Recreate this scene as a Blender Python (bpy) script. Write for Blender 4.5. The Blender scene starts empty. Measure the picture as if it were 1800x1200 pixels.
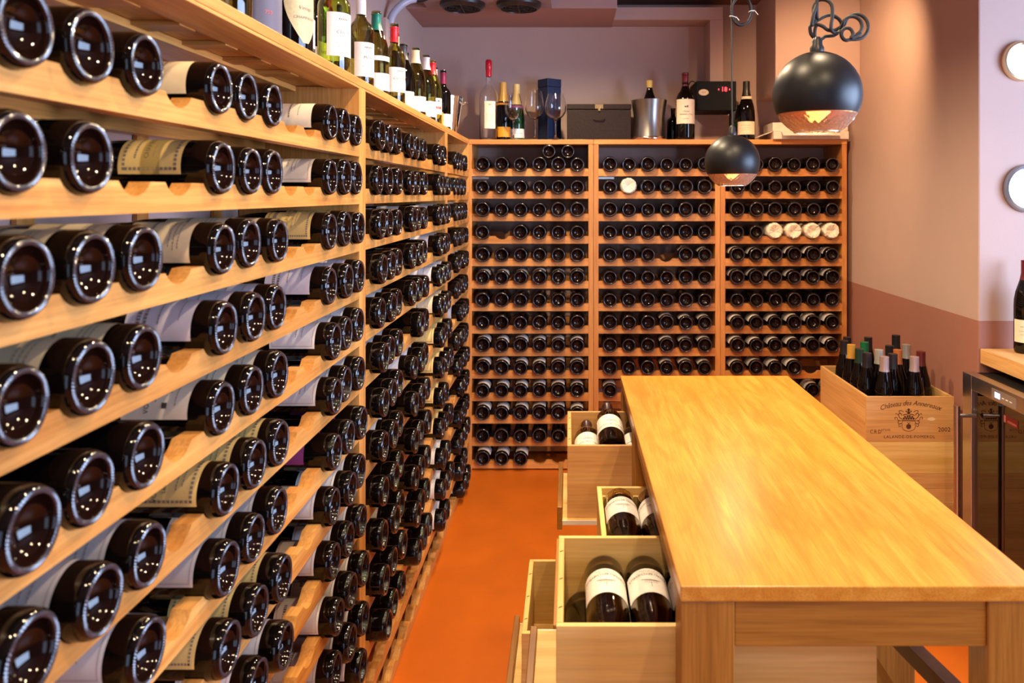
import bpy, math, random
from mathutils import Vector, Matrix
random.seed(7)
S = bpy.context.scene
C = S.collection
PI = math.pi
F = 1356.0                       # focal length in photo pixels (1800 wide)
EYE = 1.45

# ------------------------------------------------------------------ camera, light, exposure
cam_d = bpy.data.cameras.new('camera'); cam = bpy.data.objects.new('camera', cam_d); C.objects.link(cam)
cam.location = (0, 0, EYE); cam.rotation_euler = (PI/2, 0, 0)
cam_d.sensor_width = 36; cam_d.lens = F/1800*36
cam_d.shift_x = -100/1800; cam_d.shift_y = -257/1800
cam_d.clip_start = .05
cam_d.dof.use_dof = True; cam_d.dof.focus_distance = 2.3; cam_d.dof.aperture_fstop = 5.6
S.camera = cam
w = bpy.data.worlds.new('world'); S.world = w; w.use_nodes = True
w.node_tree.nodes['Background'].inputs[0].default_value = (.75, .85, 1, 1)
w.node_tree.nodes['Background'].inputs[1].default_value = .6
vs = S.view_settings
vs.view_transform = 'Standard'; vs.look = 'None'; vs.gamma = 1; vs.exposure = 0.42
vs.use_curve_mapping = False
def light(name, kind, loc, energy, color, **kw):
    d = bpy.data.lights.new(name, kind); d.energy = energy; d.color = color
    for k, v in kw.items(): setattr(d, k, v)
    o = bpy.data.objects.new(name, d); C.objects.link(o); o.location = loc
    return o
# daylight through the shop window on the right-hand wall
win = light('window_daylight', 'AREA', (3.04, .75, 1.55), 185, (.50, .66, 1), shape='RECTANGLE', size=1.3, size_y=2.6)
win.rotation_euler = (0, PI/2, 0)
# daylight through the glass shop door behind the camera
win2 = light('door_daylight', 'AREA', (.25, -2.32, 1.25), 10, (.50, .66, 1), shape='RECTANGLE', size=1.0, size_y=1.9)
win2.rotation_euler = (PI/2, 0, 0)
WARM = (1, .76, .48)
SPOTS = [(-.12, .25, 34, None), (.62, .55, 30, None), (.02, 1.45, 38, None), (.62, 1.75, 30, None), (-.02, 2.50, 56, None), (-.02, 3.35, 66, None), (1.02, 3.12, 54, (1.45, 4.0, 1.75))]

# ------------------------------------------------------------------ helpers
def P(x, y, d):
    return Vector(((x-1000)*d/F, d, EYE-(y-343)*d/F))
ORD = 'zeroth first second third fourth fifth sixth seventh eighth ninth tenth eleventh twelfth thirteenth fourteenth'.split()
def lin(r, g, b):
    f = lambda c: ((c/255+.055)/1.055)**2.4 if c > 10 else c/255/12.92
    return (f(r), f(g), f(b), 1)

MATS = {}
def mat(name, col, rough=.5, metal=0, trans=0, ior=1.5, emit=0, ecol=None, spec=.5, coat=0, noise=0, nscale=20, bump=0):
    if name in MATS: return MATS[name]
    m = bpy.data.materials.new(name); m.use_nodes = True; nt = m.node_tree; b = nt.nodes['Principled BSDF']
    b.inputs['Base Color'].default_value = col; b.inputs['Roughness'].default_value = rough
    b.inputs['Metallic'].default_value = metal; b.inputs['Transmission Weight'].default_value = trans
    b.inputs['IOR'].default_value = ior; b.inputs['Specular IOR Level'].default_value = spec
    b.inputs['Coat Weight'].default_value = coat; b.inputs['Coat Roughness'].default_value = .08
    if emit:
        b.inputs['Emission Color'].default_value = ecol or col; b.inputs['Emission Strength'].default_value = emit
    if noise or bump:
        tc = nt.nodes.new('ShaderNodeTexCoord'); n = nt.nodes.new('ShaderNodeTexNoise')
        n.inputs['Scale'].default_value = nscale; n.inputs['Detail'].default_value = 5
        nt.links.new(tc.outputs['Object'], n.inputs['Vector'])
        if noise:
            r = nt.nodes.new('ShaderNodeValToRGB')
            r.color_ramp.elements[0].position = .3; r.color_ramp.elements[1].position = .7
            r.color_ramp.elements[0].color = tuple(c*(1-noise) for c in col[:3])+(1,)
            r.color_ramp.elements[1].color = tuple(min(1, c*(1+noise)) for c in col[:3])+(1,)
            nt.links.new(n.outputs['Fac'], r.inputs[0]); nt.links.new(r.outputs[0], b.inputs['Base Color'])
        if bump:
            bp = nt.nodes.new('ShaderNodeBump'); bp.inputs['Strength'].default_value = bump; bp.inputs['Distance'].default_value = .002
            nt.links.new(n.outputs['Fac'], bp.inputs['Height']); nt.links.new(bp.outputs[0], b.inputs['Normal'])
    MATS[name] = m
    return m

def wood(name, ca, cb, axis='x', rough=.42, streak=.35, stain=None, scale=1.0, coat=0.0):
    if name in MATS: return MATS[name]
    m = bpy.data.materials.new(name); m.use_nodes = True; nt = m.node_tree; L = nt.links; b = nt.nodes['Principled BSDF']
    N = lambda t: nt.nodes.new('ShaderNode'+t)
    tc = N('TexCoord'); oi = N('ObjectInfo'); mul = N('VectorMath'); mul.operation = 'SCALE'
    cmb = N('CombineXYZ'); add = N('VectorMath'); add.operation = 'ADD'
    for i in range(3): L.new(oi.outputs['Random'], cmb.inputs[i])
    L.new(cmb.outputs[0], mul.inputs[0]); mul.inputs['Scale'].default_value = 9
    L.new(tc.outputs['Object'], add.inputs[0]); L.new(mul.outputs[0], add.inputs[1])
    def stretched(along, across, detail, dist):
        mp = N('Mapping'); i = 'xyz'.index(axis)
        v = [across*scale]*3; v[i] = along*scale
        mp.inputs['Scale'].default_value = v
        L.new(add.outputs[0], mp.inputs[0])
        n = N('TexNoise'); n.inputs['Scale'].default_value = 1; n.inputs['Detail'].default_value = detail
        n.inputs['Distortion'].default_value = dist
        L.new(mp.outputs[0], n.inputs['Vector']); return n
    n1 = stretched(1.6, 22, 4, .9); n2 = stretched(8, 260, 3, .2)
    r = N('ValToRGB'); r.color_ramp.elements[0].color = ca; r.color_ramp.elements[1].color = cb
    r.color_ramp.elements[0].position = .33; r.color_ramp.elements[1].position = .68
    L.new(n1.outputs['Fac'], r.inputs[0])
    mx = N('MixRGB'); mx.blend_type = 'MULTIPLY'; mx.inputs[0].default_value = streak
    r2 = N('ValToRGB'); r2.color_ramp.elements[0].position = .35; r2.color_ramp.elements[1].position = .6
    r2.color_ramp.elements[0].color = (.45, .38, .3, 1)
    L.new(n2.outputs['Fac'], r2.inputs[0]); L.new(r.outputs[0], mx.inputs[1]); L.new(r2.outputs[0], mx.inputs[2])
    out = mx.outputs[0]
    if stain:
        n3 = stretched(3, 9, 5, 1.2); r3 = N('ValToRGB')
        r3.color_ramp.elements[0].position = .5; r3.color_ramp.elements[1].position = .72
        r3.color_ramp.elements[0].color = (0, 0, 0, 1); r3.color_ramp.elements[1].color = (.8, .8, .8, 1)
        L.new(n3.outputs['Fac'], r3.inputs[0])
        m2 = N('MixRGB'); L.new(r3.outputs[0], m2.inputs[0]); L.new(out, m2.inputs[1]); m2.inputs[2].default_value = stain
        out = m2.outputs[0]
    hv = N('HueSaturation'); mr = N('MapRange'); mr.inputs['To Min'].default_value = .86; mr.inputs['To Max'].default_value = 1.12
    L.new(oi.outputs['Random'], mr.inputs[0]); L.new(mr.outputs[0], hv.inputs['Value']); L.new(out, hv.inputs['Color'])
    L.new(hv.outputs[0], b.inputs['Base Color'])
    b.inputs['Roughness'].default_value = rough
    b.inputs['Coat Weight'].default_value = coat; b.inputs['Coat Roughness'].default_value = .25
    bp = N('Bump'); bp.inputs['Strength'].default_value = .12; bp.inputs['Distance'].default_value = .001
    L.new(n2.outputs['Fac'], bp.inputs['Height']); L.new(bp.outputs[0], b.inputs['Normal'])
    MATS[name] = m
    return m

OAK_A, OAK_B = lin(190, 124, 56), lin(218, 160, 86)
def oak(ax): return wood('oak_'+ax, OAK_A, OAK_B, ax)
TT_A, TT_B = lin(198, 128, 38), lin(218, 156, 62)
def tblw(ax): return wood('table_oak_'+ax, lin(152, 98, 28), lin(178, 122, 44), ax, streak=.45)
def pine(ax): return wood('pine_'+ax, lin(212, 166, 84), lin(238, 204, 128), ax, rough=.55, streak=.2, scale=.7)
def pineb(ax): return wood('pine_tan_'+ax, lin(206, 148, 84), lin(228, 178, 112), ax, rough=.5, streak=.25, scale=.7)

class MB:
    def __init__(s): s.v = []; s.f = []; s.m = []
    def box(s, x0, x1, y0, y1, z0, z1, mi=0):
        b = len(s.v)
        s.v += [(x, y, z) for x in (x0, x1) for y in (y0, y1) for z in (z0, z1)]
        for q in ((0,1,3,2), (4,6,7,5), (0,4,5,1), (2,3,7,6), (0,2,6,4), (1,5,7,3)):
            s.f.append([b+i for i in q]); s.m.append(mi)
        return s
    def lathe(s, prof, n=32, mi=0, mis=None, knurl=None, o=(0,0,0), sx=1.0):
        b = len(s.v); rows = []
        for k, (r, z) in enumerate(prof):
            if r < 1e-6:
                rows.append([len(s.v)]*n); s.v.append((o[0], o[1], o[2]+z))
            else:
                st = len(s.v); rows.append(list(range(st, st+n)))
                for j in range(n):
                    a = 2*PI*j/n; zz = z; rr = r
                    if knurl and k in knurl and j % 2: zz += knurl[k]
                    s.v.append((o[0]+rr*math.cos(a)*sx, o[1]+rr*math.sin(a), o[2]+zz))
        for k in range(len(prof)-1):
            mm = mis[k] if mis else mi
            for j in range(n):
                q = [rows[k][j], rows[k][(j+1) % n], rows[k+1][(j+1) % n], rows[k+1][j]]
                q2 = []
                for t in q:
                    if t not in q2: q2.append(t)
                if len(q2) > 2: s.f.append(q2); s.m.append(mm)
        return s
    def tube(s, pts, r, n=8, closed=False, mi=0, caps=True):
        pts = [Vector(p) for p in pts]; N = len(pts); b = len(s.v)
        up = None
        for i, p in enumerate(pts):
            if closed: t = pts[(i+1) % N]-pts[i-1]
            else: t = pts[min(i+1, N-1)]-pts[max(i-1, 0)]
            t.normalize()
            if up is None:
                up = Vector((0, 0, 1)) if abs(t.z) < .9 else Vector((1, 0, 0))
            a = (up - t*up.dot(t)).normalized(); up = a; c = t.cross(a)
            for j in range(n):
                th = 2*PI*j/n
                s.v.append(tuple(p+a*(r*math.cos(th))+c*(r*math.sin(th))))
        for i in range(N if closed else N-1):
            for j in range(n):
                i2 = (i+1) % N
                s.f.append([b+i*n+j, b+i*n+(j+1) % n, b+i2*n+(j+1) % n, b+i2*n+j]); s.m.append(mi)
        if not closed and caps:
            s.f.append([b+j for j in range(n)][::-1]); s.m.append(mi)
            s.f.append([b+(N-1)*n+j for j in range(n)]); s.m.append(mi)
        return s
    def prism(s, poly, fn, mi=0):
        """poly: list of (u,v); fn(u,v,t) with t 0/1 gives a point"""
        b = len(s.v); n = len(poly)
        for t in (0, 1): s.v += [tuple(fn(u, v, t)) for u, v in poly]
        s.f.append([b+i for i in range(n)][::-1]); s.m.append(mi)
        s.f.append([b+n+i for i in range(n)]); s.m.append(mi)
        for i in range(n):
            j = (i+1) % n
            s.f.append([b+i, b+j, b+n+j, b+n+i]); s.m.append(mi)
        return s
    def grid(s, rows, mi=0):
        b = len(s.v); nc = len(rows[0])
        for r in rows: s.v += [tuple(p) for p in r]
        for i in range(len(rows)-1):
            for j in range(nc-1):
                s.f.append([b+i*nc+j, b+i*nc+j+1, b+(i+1)*nc+j+1, b+(i+1)*nc+j]); s.m.append(mi)
        return s
    def mesh(s, name, mats, smooth=None):
        me = bpy.data.meshes.new(name); me.from_pydata(s.v, [], s.f)
        for m in (mats if isinstance(mats, (list, tuple)) else [mats]): me.materials.append(m)
        me.polygons.foreach_set('material_index', s.m)
        if smooth is not None:
            me.polygons.foreach_set('use_smooth', [True]*len(s.f))
            if smooth < 3: me.set_sharp_from_angle(angle=smooth)
        me.update(); return me
    def obj(s, name, mats, parent=None, smooth=None, bevel=0, loc=None, rot=None):
        return put(name, s.mesh(name, mats, smooth), parent, bevel, loc, rot)
def put(name, me, parent=None, bevel=0, loc=None, rot=None):
    o = bpy.data.objects.new(name, me); C.objects.link(o); o.parent = parent
    if loc is not None: o.location = loc
    if rot is not None: o.rotation_euler = rot
    if bevel:
        md = o.modifiers.new('bevel', 'BEVEL'); md.width = bevel; md.segments = 2; md.limit_method = 'ANGLE'
    return o
def tag(o, label, cat, group=None):
    o['label'] = label; o['category'] = cat
    if group: o['group'] = group
    return o
def thing(name, label, cat, loc=(0,0,0), rot=(0,0,0), group=None):
    o = bpy.data.objects.new(name, None); C.objects.link(o); o.location = loc; o.rotation_euler = rot
    o.empty_display_size = .05
    return tag(o, label, cat, group)
def struct(o): o['kind'] = 'structure'; return o

TXT = {}
def text2d(s, size, shear=0.0, spacing=1.0):
    key = (s, shear, spacing)
    if key not in TXT:
        cu = bpy.data.curves.new('lettering', 'FONT'); cu.body = s; cu.size = 1; cu.align_x = 'CENTER'; cu.align_y = 'CENTER'
        cu.resolution_u = 2; cu.shear = shear; cu.space_character = spacing
        o = bpy.data.objects.new('lettering_tmp', cu); me = o.to_mesh()
        TXT[key] = ([(v.co.x, v.co.y) for v in me.vertices], [list(p.vertices) for p in me.polygons])
        o.to_mesh_clear(); bpy.data.objects.remove(o); bpy.data.curves.remove(cu)
    vv, ff = TXT[key]
    return [(x*size, y*size) for x, y in vv], ff
def add_text(mb, s, size, fn, shear=0.0, spacing=1.0, mi=0, maxw=None):
    vv, ff = text2d(s, size, shear, spacing)
    if maxw:
        wd = max(v[0] for v in vv)-min(v[0] for v in vv)
        if wd > maxw: vv = [(x*maxw/wd, y) for x, y in vv]
    b = len(mb.v); mb.v += [tuple(fn(x, y)) for x, y in vv]
    for f in ff: mb.f.append([b+i for i in f]); mb.m.append(mi)
def catmull(pts, k=8, closed=False):
    pts = [Vector(p) for p in pts]; n = len(pts); out = []
    rng = range(n) if closed else range(n-1)
    for i in rng:
        p0 = pts[i-1] if (closed or i > 0) else pts[0]
        p1 = pts[i]; p2 = pts[(i+1) % n]; p3 = pts[(i+2) % n] if (closed or i+2 < n) else pts[n-1]
        for j in range(k):
            t = j/k
            out.append(.5*((2*p1)+(p2-p0)*t+(2*p0-5*p1+4*p2-p3)*t*t+(3*p1-p0-3*p2+p3)*t**3))
    if not closed: out.append(pts[-1])
    return out

# ------------------------------------------------------------------ common materials
M_dark = mat('bottle_glass_dark', (.003, .002, .0016, 1), .02, spec=.38)
M_punt = mat('bottle_glass_base', (.009, .003, .0018, 1), .025, spec=.32)
M_ring = mat('bottle_knurled_ring', (.020, .018, .024, 1), .20, spec=1.0)
M_blk = mat('black_plastic', (.012, .012, .013, 1), .35)
M_ink = mat('print_ink', (.05, .04, .035, 1), .7)
M_inkg = mat('print_grey', (.22, .19, .15, 1), .7)
M_inkgold = mat('print_gold', (.45, .30, .08, 1), .5)
M_inkred = mat('print_red', (.45, .04, .03, 1), .6)
M_steel = mat('brushed_steel', (.62, .60, .57, 1), .28, metal=1)
M_brass = mat('brass', (.85, .58, .22, 1), .22, metal=1)
M_green = mat('green_bottle_glass', lin(205, 218, 120), .02, trans=1, ior=1.5)
M_olive = mat('olive_bottle_glass', lin(178, 170, 100), .02, trans=1, ior=1.5)
M_brown = mat('brown_bottle_glass', lin(190, 160, 105), .02, trans=1, ior=1.45)
M_clear = mat('clear_glass', (.97, .98, .98, 1), .0, trans=1, ior=1.45)
M_wine = mat('red_wine', (.012, .002, .003, 1), .05)
PAPER = {'cream': lin(238, 216, 172), 'yellow': lin(236, 200, 120), 'white': lin(240, 232, 224), 'grey': lin(214, 204, 196),
         'lavender': lin(222, 212, 218), 'pale': lin(242, 226, 196), 'black': lin(38, 32, 32), 'purple': lin(150, 60, 120), 'orange': lin(235, 150, 30)}
def paper(c): return mat('paper_'+c, PAPER[c], .55, noise=.04, nscale=60)

# ------------------------------------------------------------------ the room
def paint(name, upper, lower=None, split=.99):
    m = bpy.data.materials.new(name); m.use_nodes = True; nt = m.node_tree; L = nt.links; b = nt.nodes['Principled BSDF']
    N = lambda t: nt.nodes.new('ShaderNode'+t)
    g = N('NewGeometry'); n = N('TexNoise'); n.inputs['Scale'].default_value = 3.5; n.inputs['Detail'].default_value = 6
    L.new(g.outputs['Position'], n.inputs['Vector'])
    def ramp(c):
        r = N('ValToRGB'); r.color_ramp.elements[0].position = .3; r.color_ramp.elements[1].position = .75
        r.color_ramp.elements[0].color = tuple(x*.93 for x in c[:3])+(1,); r.color_ramp.elements[1].color = c
        L.new(n.outputs['Fac'], r.inputs[0]); return r.outputs[0]
    out = ramp(upper)
    if lower:
        sp = N('SeparateXYZ'); L.new(g.outputs['Position'], sp.inputs[0])
        lt = N('Math'); lt.operation = 'LESS_THAN'; lt.inputs[1].default_value = split; L.new(sp.outputs[2], lt.inputs[0])
        mx = N('MixRGB'); L.new(lt.outputs[0], mx.inputs[0]); L.new(out, mx.inputs[1]); L.new(ramp(lower), mx.inputs[2]); out = mx.outputs[0]
    L.new(out, b.inputs['Base Color']); b.inputs['Roughness'].default_value = .75
    n2 = N('TexNoise'); n2.inputs['Scale'].default_value = 160; n2.inputs['Detail'].default_value = 3; L.new(g.outputs['Position'], n2.inputs['Vector'])
    bp = N('Bump'); bp.inputs['Strength'].default_value = .18; bp.inputs['Distance'].default_value = .002
    L.new(n2.outputs['Fac'], bp.inputs['Height']); L.new(bp.outputs[0], b.inputs['Normal'])
    return m
MAUVE = lin(188, 161, 150)
M_wall = paint('mauve_wall_paint', MAUVE)
M_wall2 = paint('two_tone_wall_paint', MAUVE, lin(160, 108, 92))
M_ceil = paint('brown_ceiling_paint', lin(120, 84, 72))
M_soff = paint('soffit_paint', lin(168, 132, 122))
M_wood_wall = paint('brown_shop_wall', lin(78, 54, 44))
M_floor = mat('orange_floor_paint', lin(200, 100, 20), .38, noise=.08, nscale=5, bump=.05)
XW, YB, XL, CEIL = 1.5, 4.38, -.83, 2.53
XR, Y0 = 3.1, -2.4
struct(MB().box(XL-.1, XR+.1, Y0-.1, YB+.1, -.08, 0).obj('floor', M_floor))
struct(MB().box(XL-.1, XR+.1, Y0-.1, YB+.1, CEIL, CEIL+.08).obj('ceiling', M_ceil))
struct(MB().box(XL-.1, XL, Y0-.1, YB+.1, 0, CEIL).obj('wall_left', M_wall))
struct(MB().box(XL, XW, YB, YB+.1, 0, CEIL).obj('wall_back', M_wall))
struct(MB().box(XW, XR+.1, 2.825, YB+.1, 0, CEIL).obj('wall_right', M_wall2, bevel=.006))
struct(MB().box(XL-.1, -.28, Y0-.1, Y0, 0, CEIL).box(.78, XR+.1, Y0-.1, Y0, 0, CEIL).box(-.28, .78, Y0-.1, Y0, 2.24, CEIL).obj('wall_front', M_wood_wall))
dn = bpy.data.objects.new('door_1', None); C.objects.link(dn); dn.location = (.25, Y0-.05, 0); struct(dn)
M_wf = mat('white_window_paint', (.8, .8, .8, 1), .4)
MB().box(-.53, -.45, -.03, .03, 0, 2.24).box(.45, .53, -.03, .03, 0, 2.24).box(-.45, .45, -.03, .03, 2.14, 2.24).box(-.45, .45, -.03, .03, 0, .2).obj('door_frame', M_wf, dn, bevel=.003)
MB().box(-.45, .45, -.004, .004, .2, 2.14).obj('door_pane', mat('clear_glass', (.97, .98, .98, 1), .0, trans=1, ior=1.45), dn)
MB().tube([(.40, .08, .95), (.40, .08, 1.25)], .012, 12).obj('door_handle', mat('brushed_steel', (.62, .60, .57, 1), .28, metal=1), dn, smooth=1)
# shop wall with the window opening, outside the frame on the right
mb = MB(); y0, y1, z0, z1 = -.6, 2.1, .88, 2.24
mb.box(XR, XR+.1, Y0, y0, 0, CEIL).box(XR, XR+.1, y1, 2.825, 0, CEIL).box(XR, XR+.1, y0, y1, 0, z0).box(XR, XR+.1, y0, y1, z1, CEIL)
struct(mb.obj('wall_window', M_wood_wall))
wn = struct(thing('window_1', 'shop window', 'window', (XR+.05, .75, z0))); del wn['category']; del wn['label']
M_wf = mat('white_window_paint', (.8, .8, .8, 1), .4)
mb = MB()
for yy in (-1.35, -.02, 1.31): mb.box(-.03, .03, yy, yy+.04, 0, 1.36)
mb.box(-.03, .03, -1.35, 1.35, 0, .04).box(-.03, .03, -1.35, 1.35, 1.32, 1.36)
mb.obj('window_frame', M_wf, wn, bevel=.003)
for a in (-1.31, .02): MB().box(-.004, .004, a, a+1.29, .04, 1.32).obj('window_pane', M_clear, wn)
# soffit, duct frame and hanging box on the back wall
so = struct(MB().box(XL, .246, 3.93, YB, 2.402, CEIL).obj('trim_1', M_soff, bevel=.004))
struct(MB().box(.19, .84, 4.2, YB, 2.405, 2.475).box(.768, .84, 4.2, YB, 2.03, 2.405).obj('trim_2', M_wall, bevel=.003))
struct(MB().box(1.063, XW, 3.97, YB, 1.985, CEIL).obj('trim_3', M_wall, bevel=.004))
struct(MB().box(XL, XL+.03, 3.38, 3.46, 1.75, 2.23).obj('trim_4', M_wall, bevel=.003))

# ceiling spotlights (real fixtures, above and behind the camera's view)
M_lens = mat('spot_lens', (1, .8, .55, 1), .4, emit=8, ecol=(1, .72, .42, 1))
for i, (x, y, e, aim) in enumerate(SPOTS):
    where = ['over the aisle by the long rack', 'over the near aisle edge of the room', 'over the middle of the aisle', 'over the oak tasting table', 'over the far end of the aisle', 'before the end rack', 'beside the tan wall and hanging box'][i]
    t = thing('ceiling_spotlight', 'small black ceiling spotlight '+where, 'spotlight', (x, y, CEIL))
    MB().lathe([(.0, 0), (.045, 0), (.045, -.05), (.036, -.05), (.034, -.03), (.0, -.03)][::-1], 24).obj('housing', M_blk, t, smooth=.6)
    MB().lathe([(0, -.034), (.033, -.034)], 20).obj('lens', M_lens, t)
    l = light('spot_beam', 'SPOT', (x, y, CEIL-.055), e, WARM, spot_size=math.radians(152 if not aim else 96), spot_blend=.6 if not aim else .9, shadow_soft_size=.028)
    if aim: l.data.color = (1, .60, .30)
    if aim: l.rotation_euler = (Vector(aim)-l.location).to_track_quat('-Z', 'Y').to_euler()

# ------------------------------------------------------------------ bottles
def burg(R=.041, H=.298):
    return [(R, .012), (R, .150), (R*.97, .172), (R*.86, .196), (R*.66, .219), (.0195, .240), (.0152, .256), (.0140, .285), (.0162, .287), (.0162, .294), (.0140, H), (0, H)]
def bord(R=.0375, H=.30):
    return [(R, .012), (R, .185), (R*.95, .196), (R*.78, .208), (.020, .217), (.0155, .226), (.0138, .24), (.0138, .284), (.0152, .286), (.0152, .294), (.0138, H), (0, H)]
def champ(R=.044, H=.318):
    return [(R, .012), (R, .13), (R*.97, .155), (R*.84, .19), (R*.6, .225), (.021, .25), (.0165, .27), (.0155, .295), (.0175, .297), (.0175, .306), (.0155, H), (0, H)]
def punt(R, deep=.026):
    c = [(R*.765*math.sin(PI/2*i/8), .0012+deep*math.cos(PI/2*i/8)) for i in range(9)]
    return c+[(R*.79, .0006), (R*.845, 0), (R*.90, .0010), (R*.965, .0055)]
BM = {}
def bottle_mesh(kind, n=40, knurl=False, R=None):
    key = (kind, n, knurl, R)
    if key in BM: return BM[key]
    fn, R0 = {'burg': (burg, .041), 'bord': (bord, .0375), 'champ': (champ, .044)}[kind]
    R = R or R0
    pr = punt(R)+fn(R)
    kn = {9: -.0005, 10: -.0008, 11: -.0005} if knurl else None
    mis = [1]*8+[2]*3+[0]*(len(pr)-12)
    m = MB().lathe(pr, n, mis=mis, knurl=kn).mesh('bottle_body', [M_dark, M_punt, M_ring], smooth=1.2)
    if knurl:
        for p in m.polygons:
            if p.material_index == 2: p.use_smooth = False
    BM[key] = m; return m
def hollow(fn, R, mats, n=40, t=.0028, sc=1.0, open_top=True):
    out = [(r*1, z*sc) for r, z in fn(R)][:-1]
    inn = [(max(r-t, .009), z) for r, z in out][::-1]
    pr = [(0, .02), (R*.5, .016), (R*.8, .002), (R*.88, 0), (R*.96, .004)]+out+inn[:-1]+[(R-t, .012), (R*.85, .007), (R*.5, .02), (0, .024)]
    return MB().lathe(pr, n).mesh('bottle_body', mats, smooth=1.0)

LM = {}
def label_mesh(R, z0, z1, half, col):
    key = (R, z0, z1, half, col)
    if key not in LM:
        n = 14; rows = []
        for z in (z0, z1):
            rows.append([((R+.0004)*math.cos(-half+2*half*i/n), (R+.0004)*math.sin(-half+2*half*i/n), z) for i in range(n+1)])
        LM[key] = MB().grid(rows).mesh('label', paper(col), smooth=3.2)
    return LM[key]
def bend(R, off=.0008):
    return lambda zc: (lambda u, v: ((R+off)*math.cos(u/R), (R+off)*math.sin(u/R), zc+v))
PR = {}
def print_mesh(key, R, z0, z1, half, lines, border=None, emblem=None, band=None):
    """lettering, frame and emblem printed on a label, bent to the glass"""
    kk = (key, R)
    if kk in PR: return PR[kk]
    mb = MB(); B = bend(R); H = z1-z0; W = 2*half*R
    def strip(u0, u1, v0, v1, mi=0):
        fn = B(z0); k = max(1, int((u1-u0)/.004))
        mb.grid([[fn(u0+(u1-u0)*i/k, v) for i in range(k+1)] for v in (v0, v1)], mi)
    if border:
        a, wd, dash = border
        if dash:
            for q in range(int((W-2*a)/(wd*1.6))):
                u = -W/2+a+q*wd*1.6
                strip(u, u+wd, a, a+wd, 1); strip(u, u+wd, H-a-wd, H-a, 1)
            for q in range(int((H-2*a)/(wd*1.6))):
                v = a+q*wd*1.6
                strip(-W/2+a, -W/2+a+wd, v, v+wd, 1); strip(W/2-a-wd, W/2-a, v, v+wd, 1)
        else:
            strip(-W/2+a, W/2-a, a, a+wd, 1); strip(-W/2+a, W/2-a, H-a-wd, H-a, 1)
            strip(-W/2+a, -W/2+a+wd, a, H-a, 1); strip(W/2-a-wd, W/2-a, a, H-a, 1)
    if band: strip(-W/2, W/2, band[0]*H, band[1]*H, 2)
    for (s, size, v, mi, shear) in lines:
        fn0 = B(z0+v*H)
        if s.startswith('~'):            # a line of print too small to read
            ww = float(s[1:])*W; u = -ww/2; rr = random.Random(len(mb.v))
            while u < ww/2:
                l = rr.uniform(.002, .005); fz = v*H
                strip(u, min(u+l, ww/2), fz-size/2, fz+size/2, mi); u += l+.0012
        else: add_text(mb, s, size, fn0, shear, 1.0, mi, W*.86)
    if emblem == 'ship':
        fn = B(z0+H*.50)
        hull = [(-.017+.034*i/10, -.004+.006*math.cos((i-5)/5*1.4)) for i in range(11)]
        mb.grid([[fn(u, v-.0012-.002*math.sin(PI*i/10)) for i, (u, v) in enumerate(hull)], [fn(u, v) for u, v in hull]], 1)
        for j in range(7):
            u = -.010+j*.0032; strip(u, u+.0007, H*.50-.001, H*.50+.010-abs(j-3)*.0018, 1)
        strip(-.0004, .0004, H*.50-.004, H*.50+.024, 0)
        mb.grid([[fn(-.012+.024*i/8, .010-.004*abs(i-4)/4) for i in range(9)], [fn(-.012+.024*i/8, .0108-.004*abs(i-4)/4) for i in range(9)]], 1)
    if emblem == 'house':
        strip(-.012, .012, H*.66, H*.66+.0006, 1); strip(-.009, .004, H*.66, H*.66+.008, 1); strip(.005, .011, H*.66, H*.66+.011, 0)
    if emblem == 'seal':
        fn = B(z0+H*.82); b = len(mb.v)
        mb.v += [fn(.005*math.cos(2*PI*i/12), .005*math.sin(2*PI*i/12)) for i in range(12)]; mb.f.append([b+i for i in range(12)]); mb.m.append(2)
    if emblem == 'mark':
        strip(-W*.34, -W*.34+.008, H*.32, H*.32+.007, 0)
    PR[kk] = mb.mesh('lettering', [M_ink, M_inkg, M_inkgold if emblem != 'seal' else M_inkred], smooth=3.2)
    return PR[kk]

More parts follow.
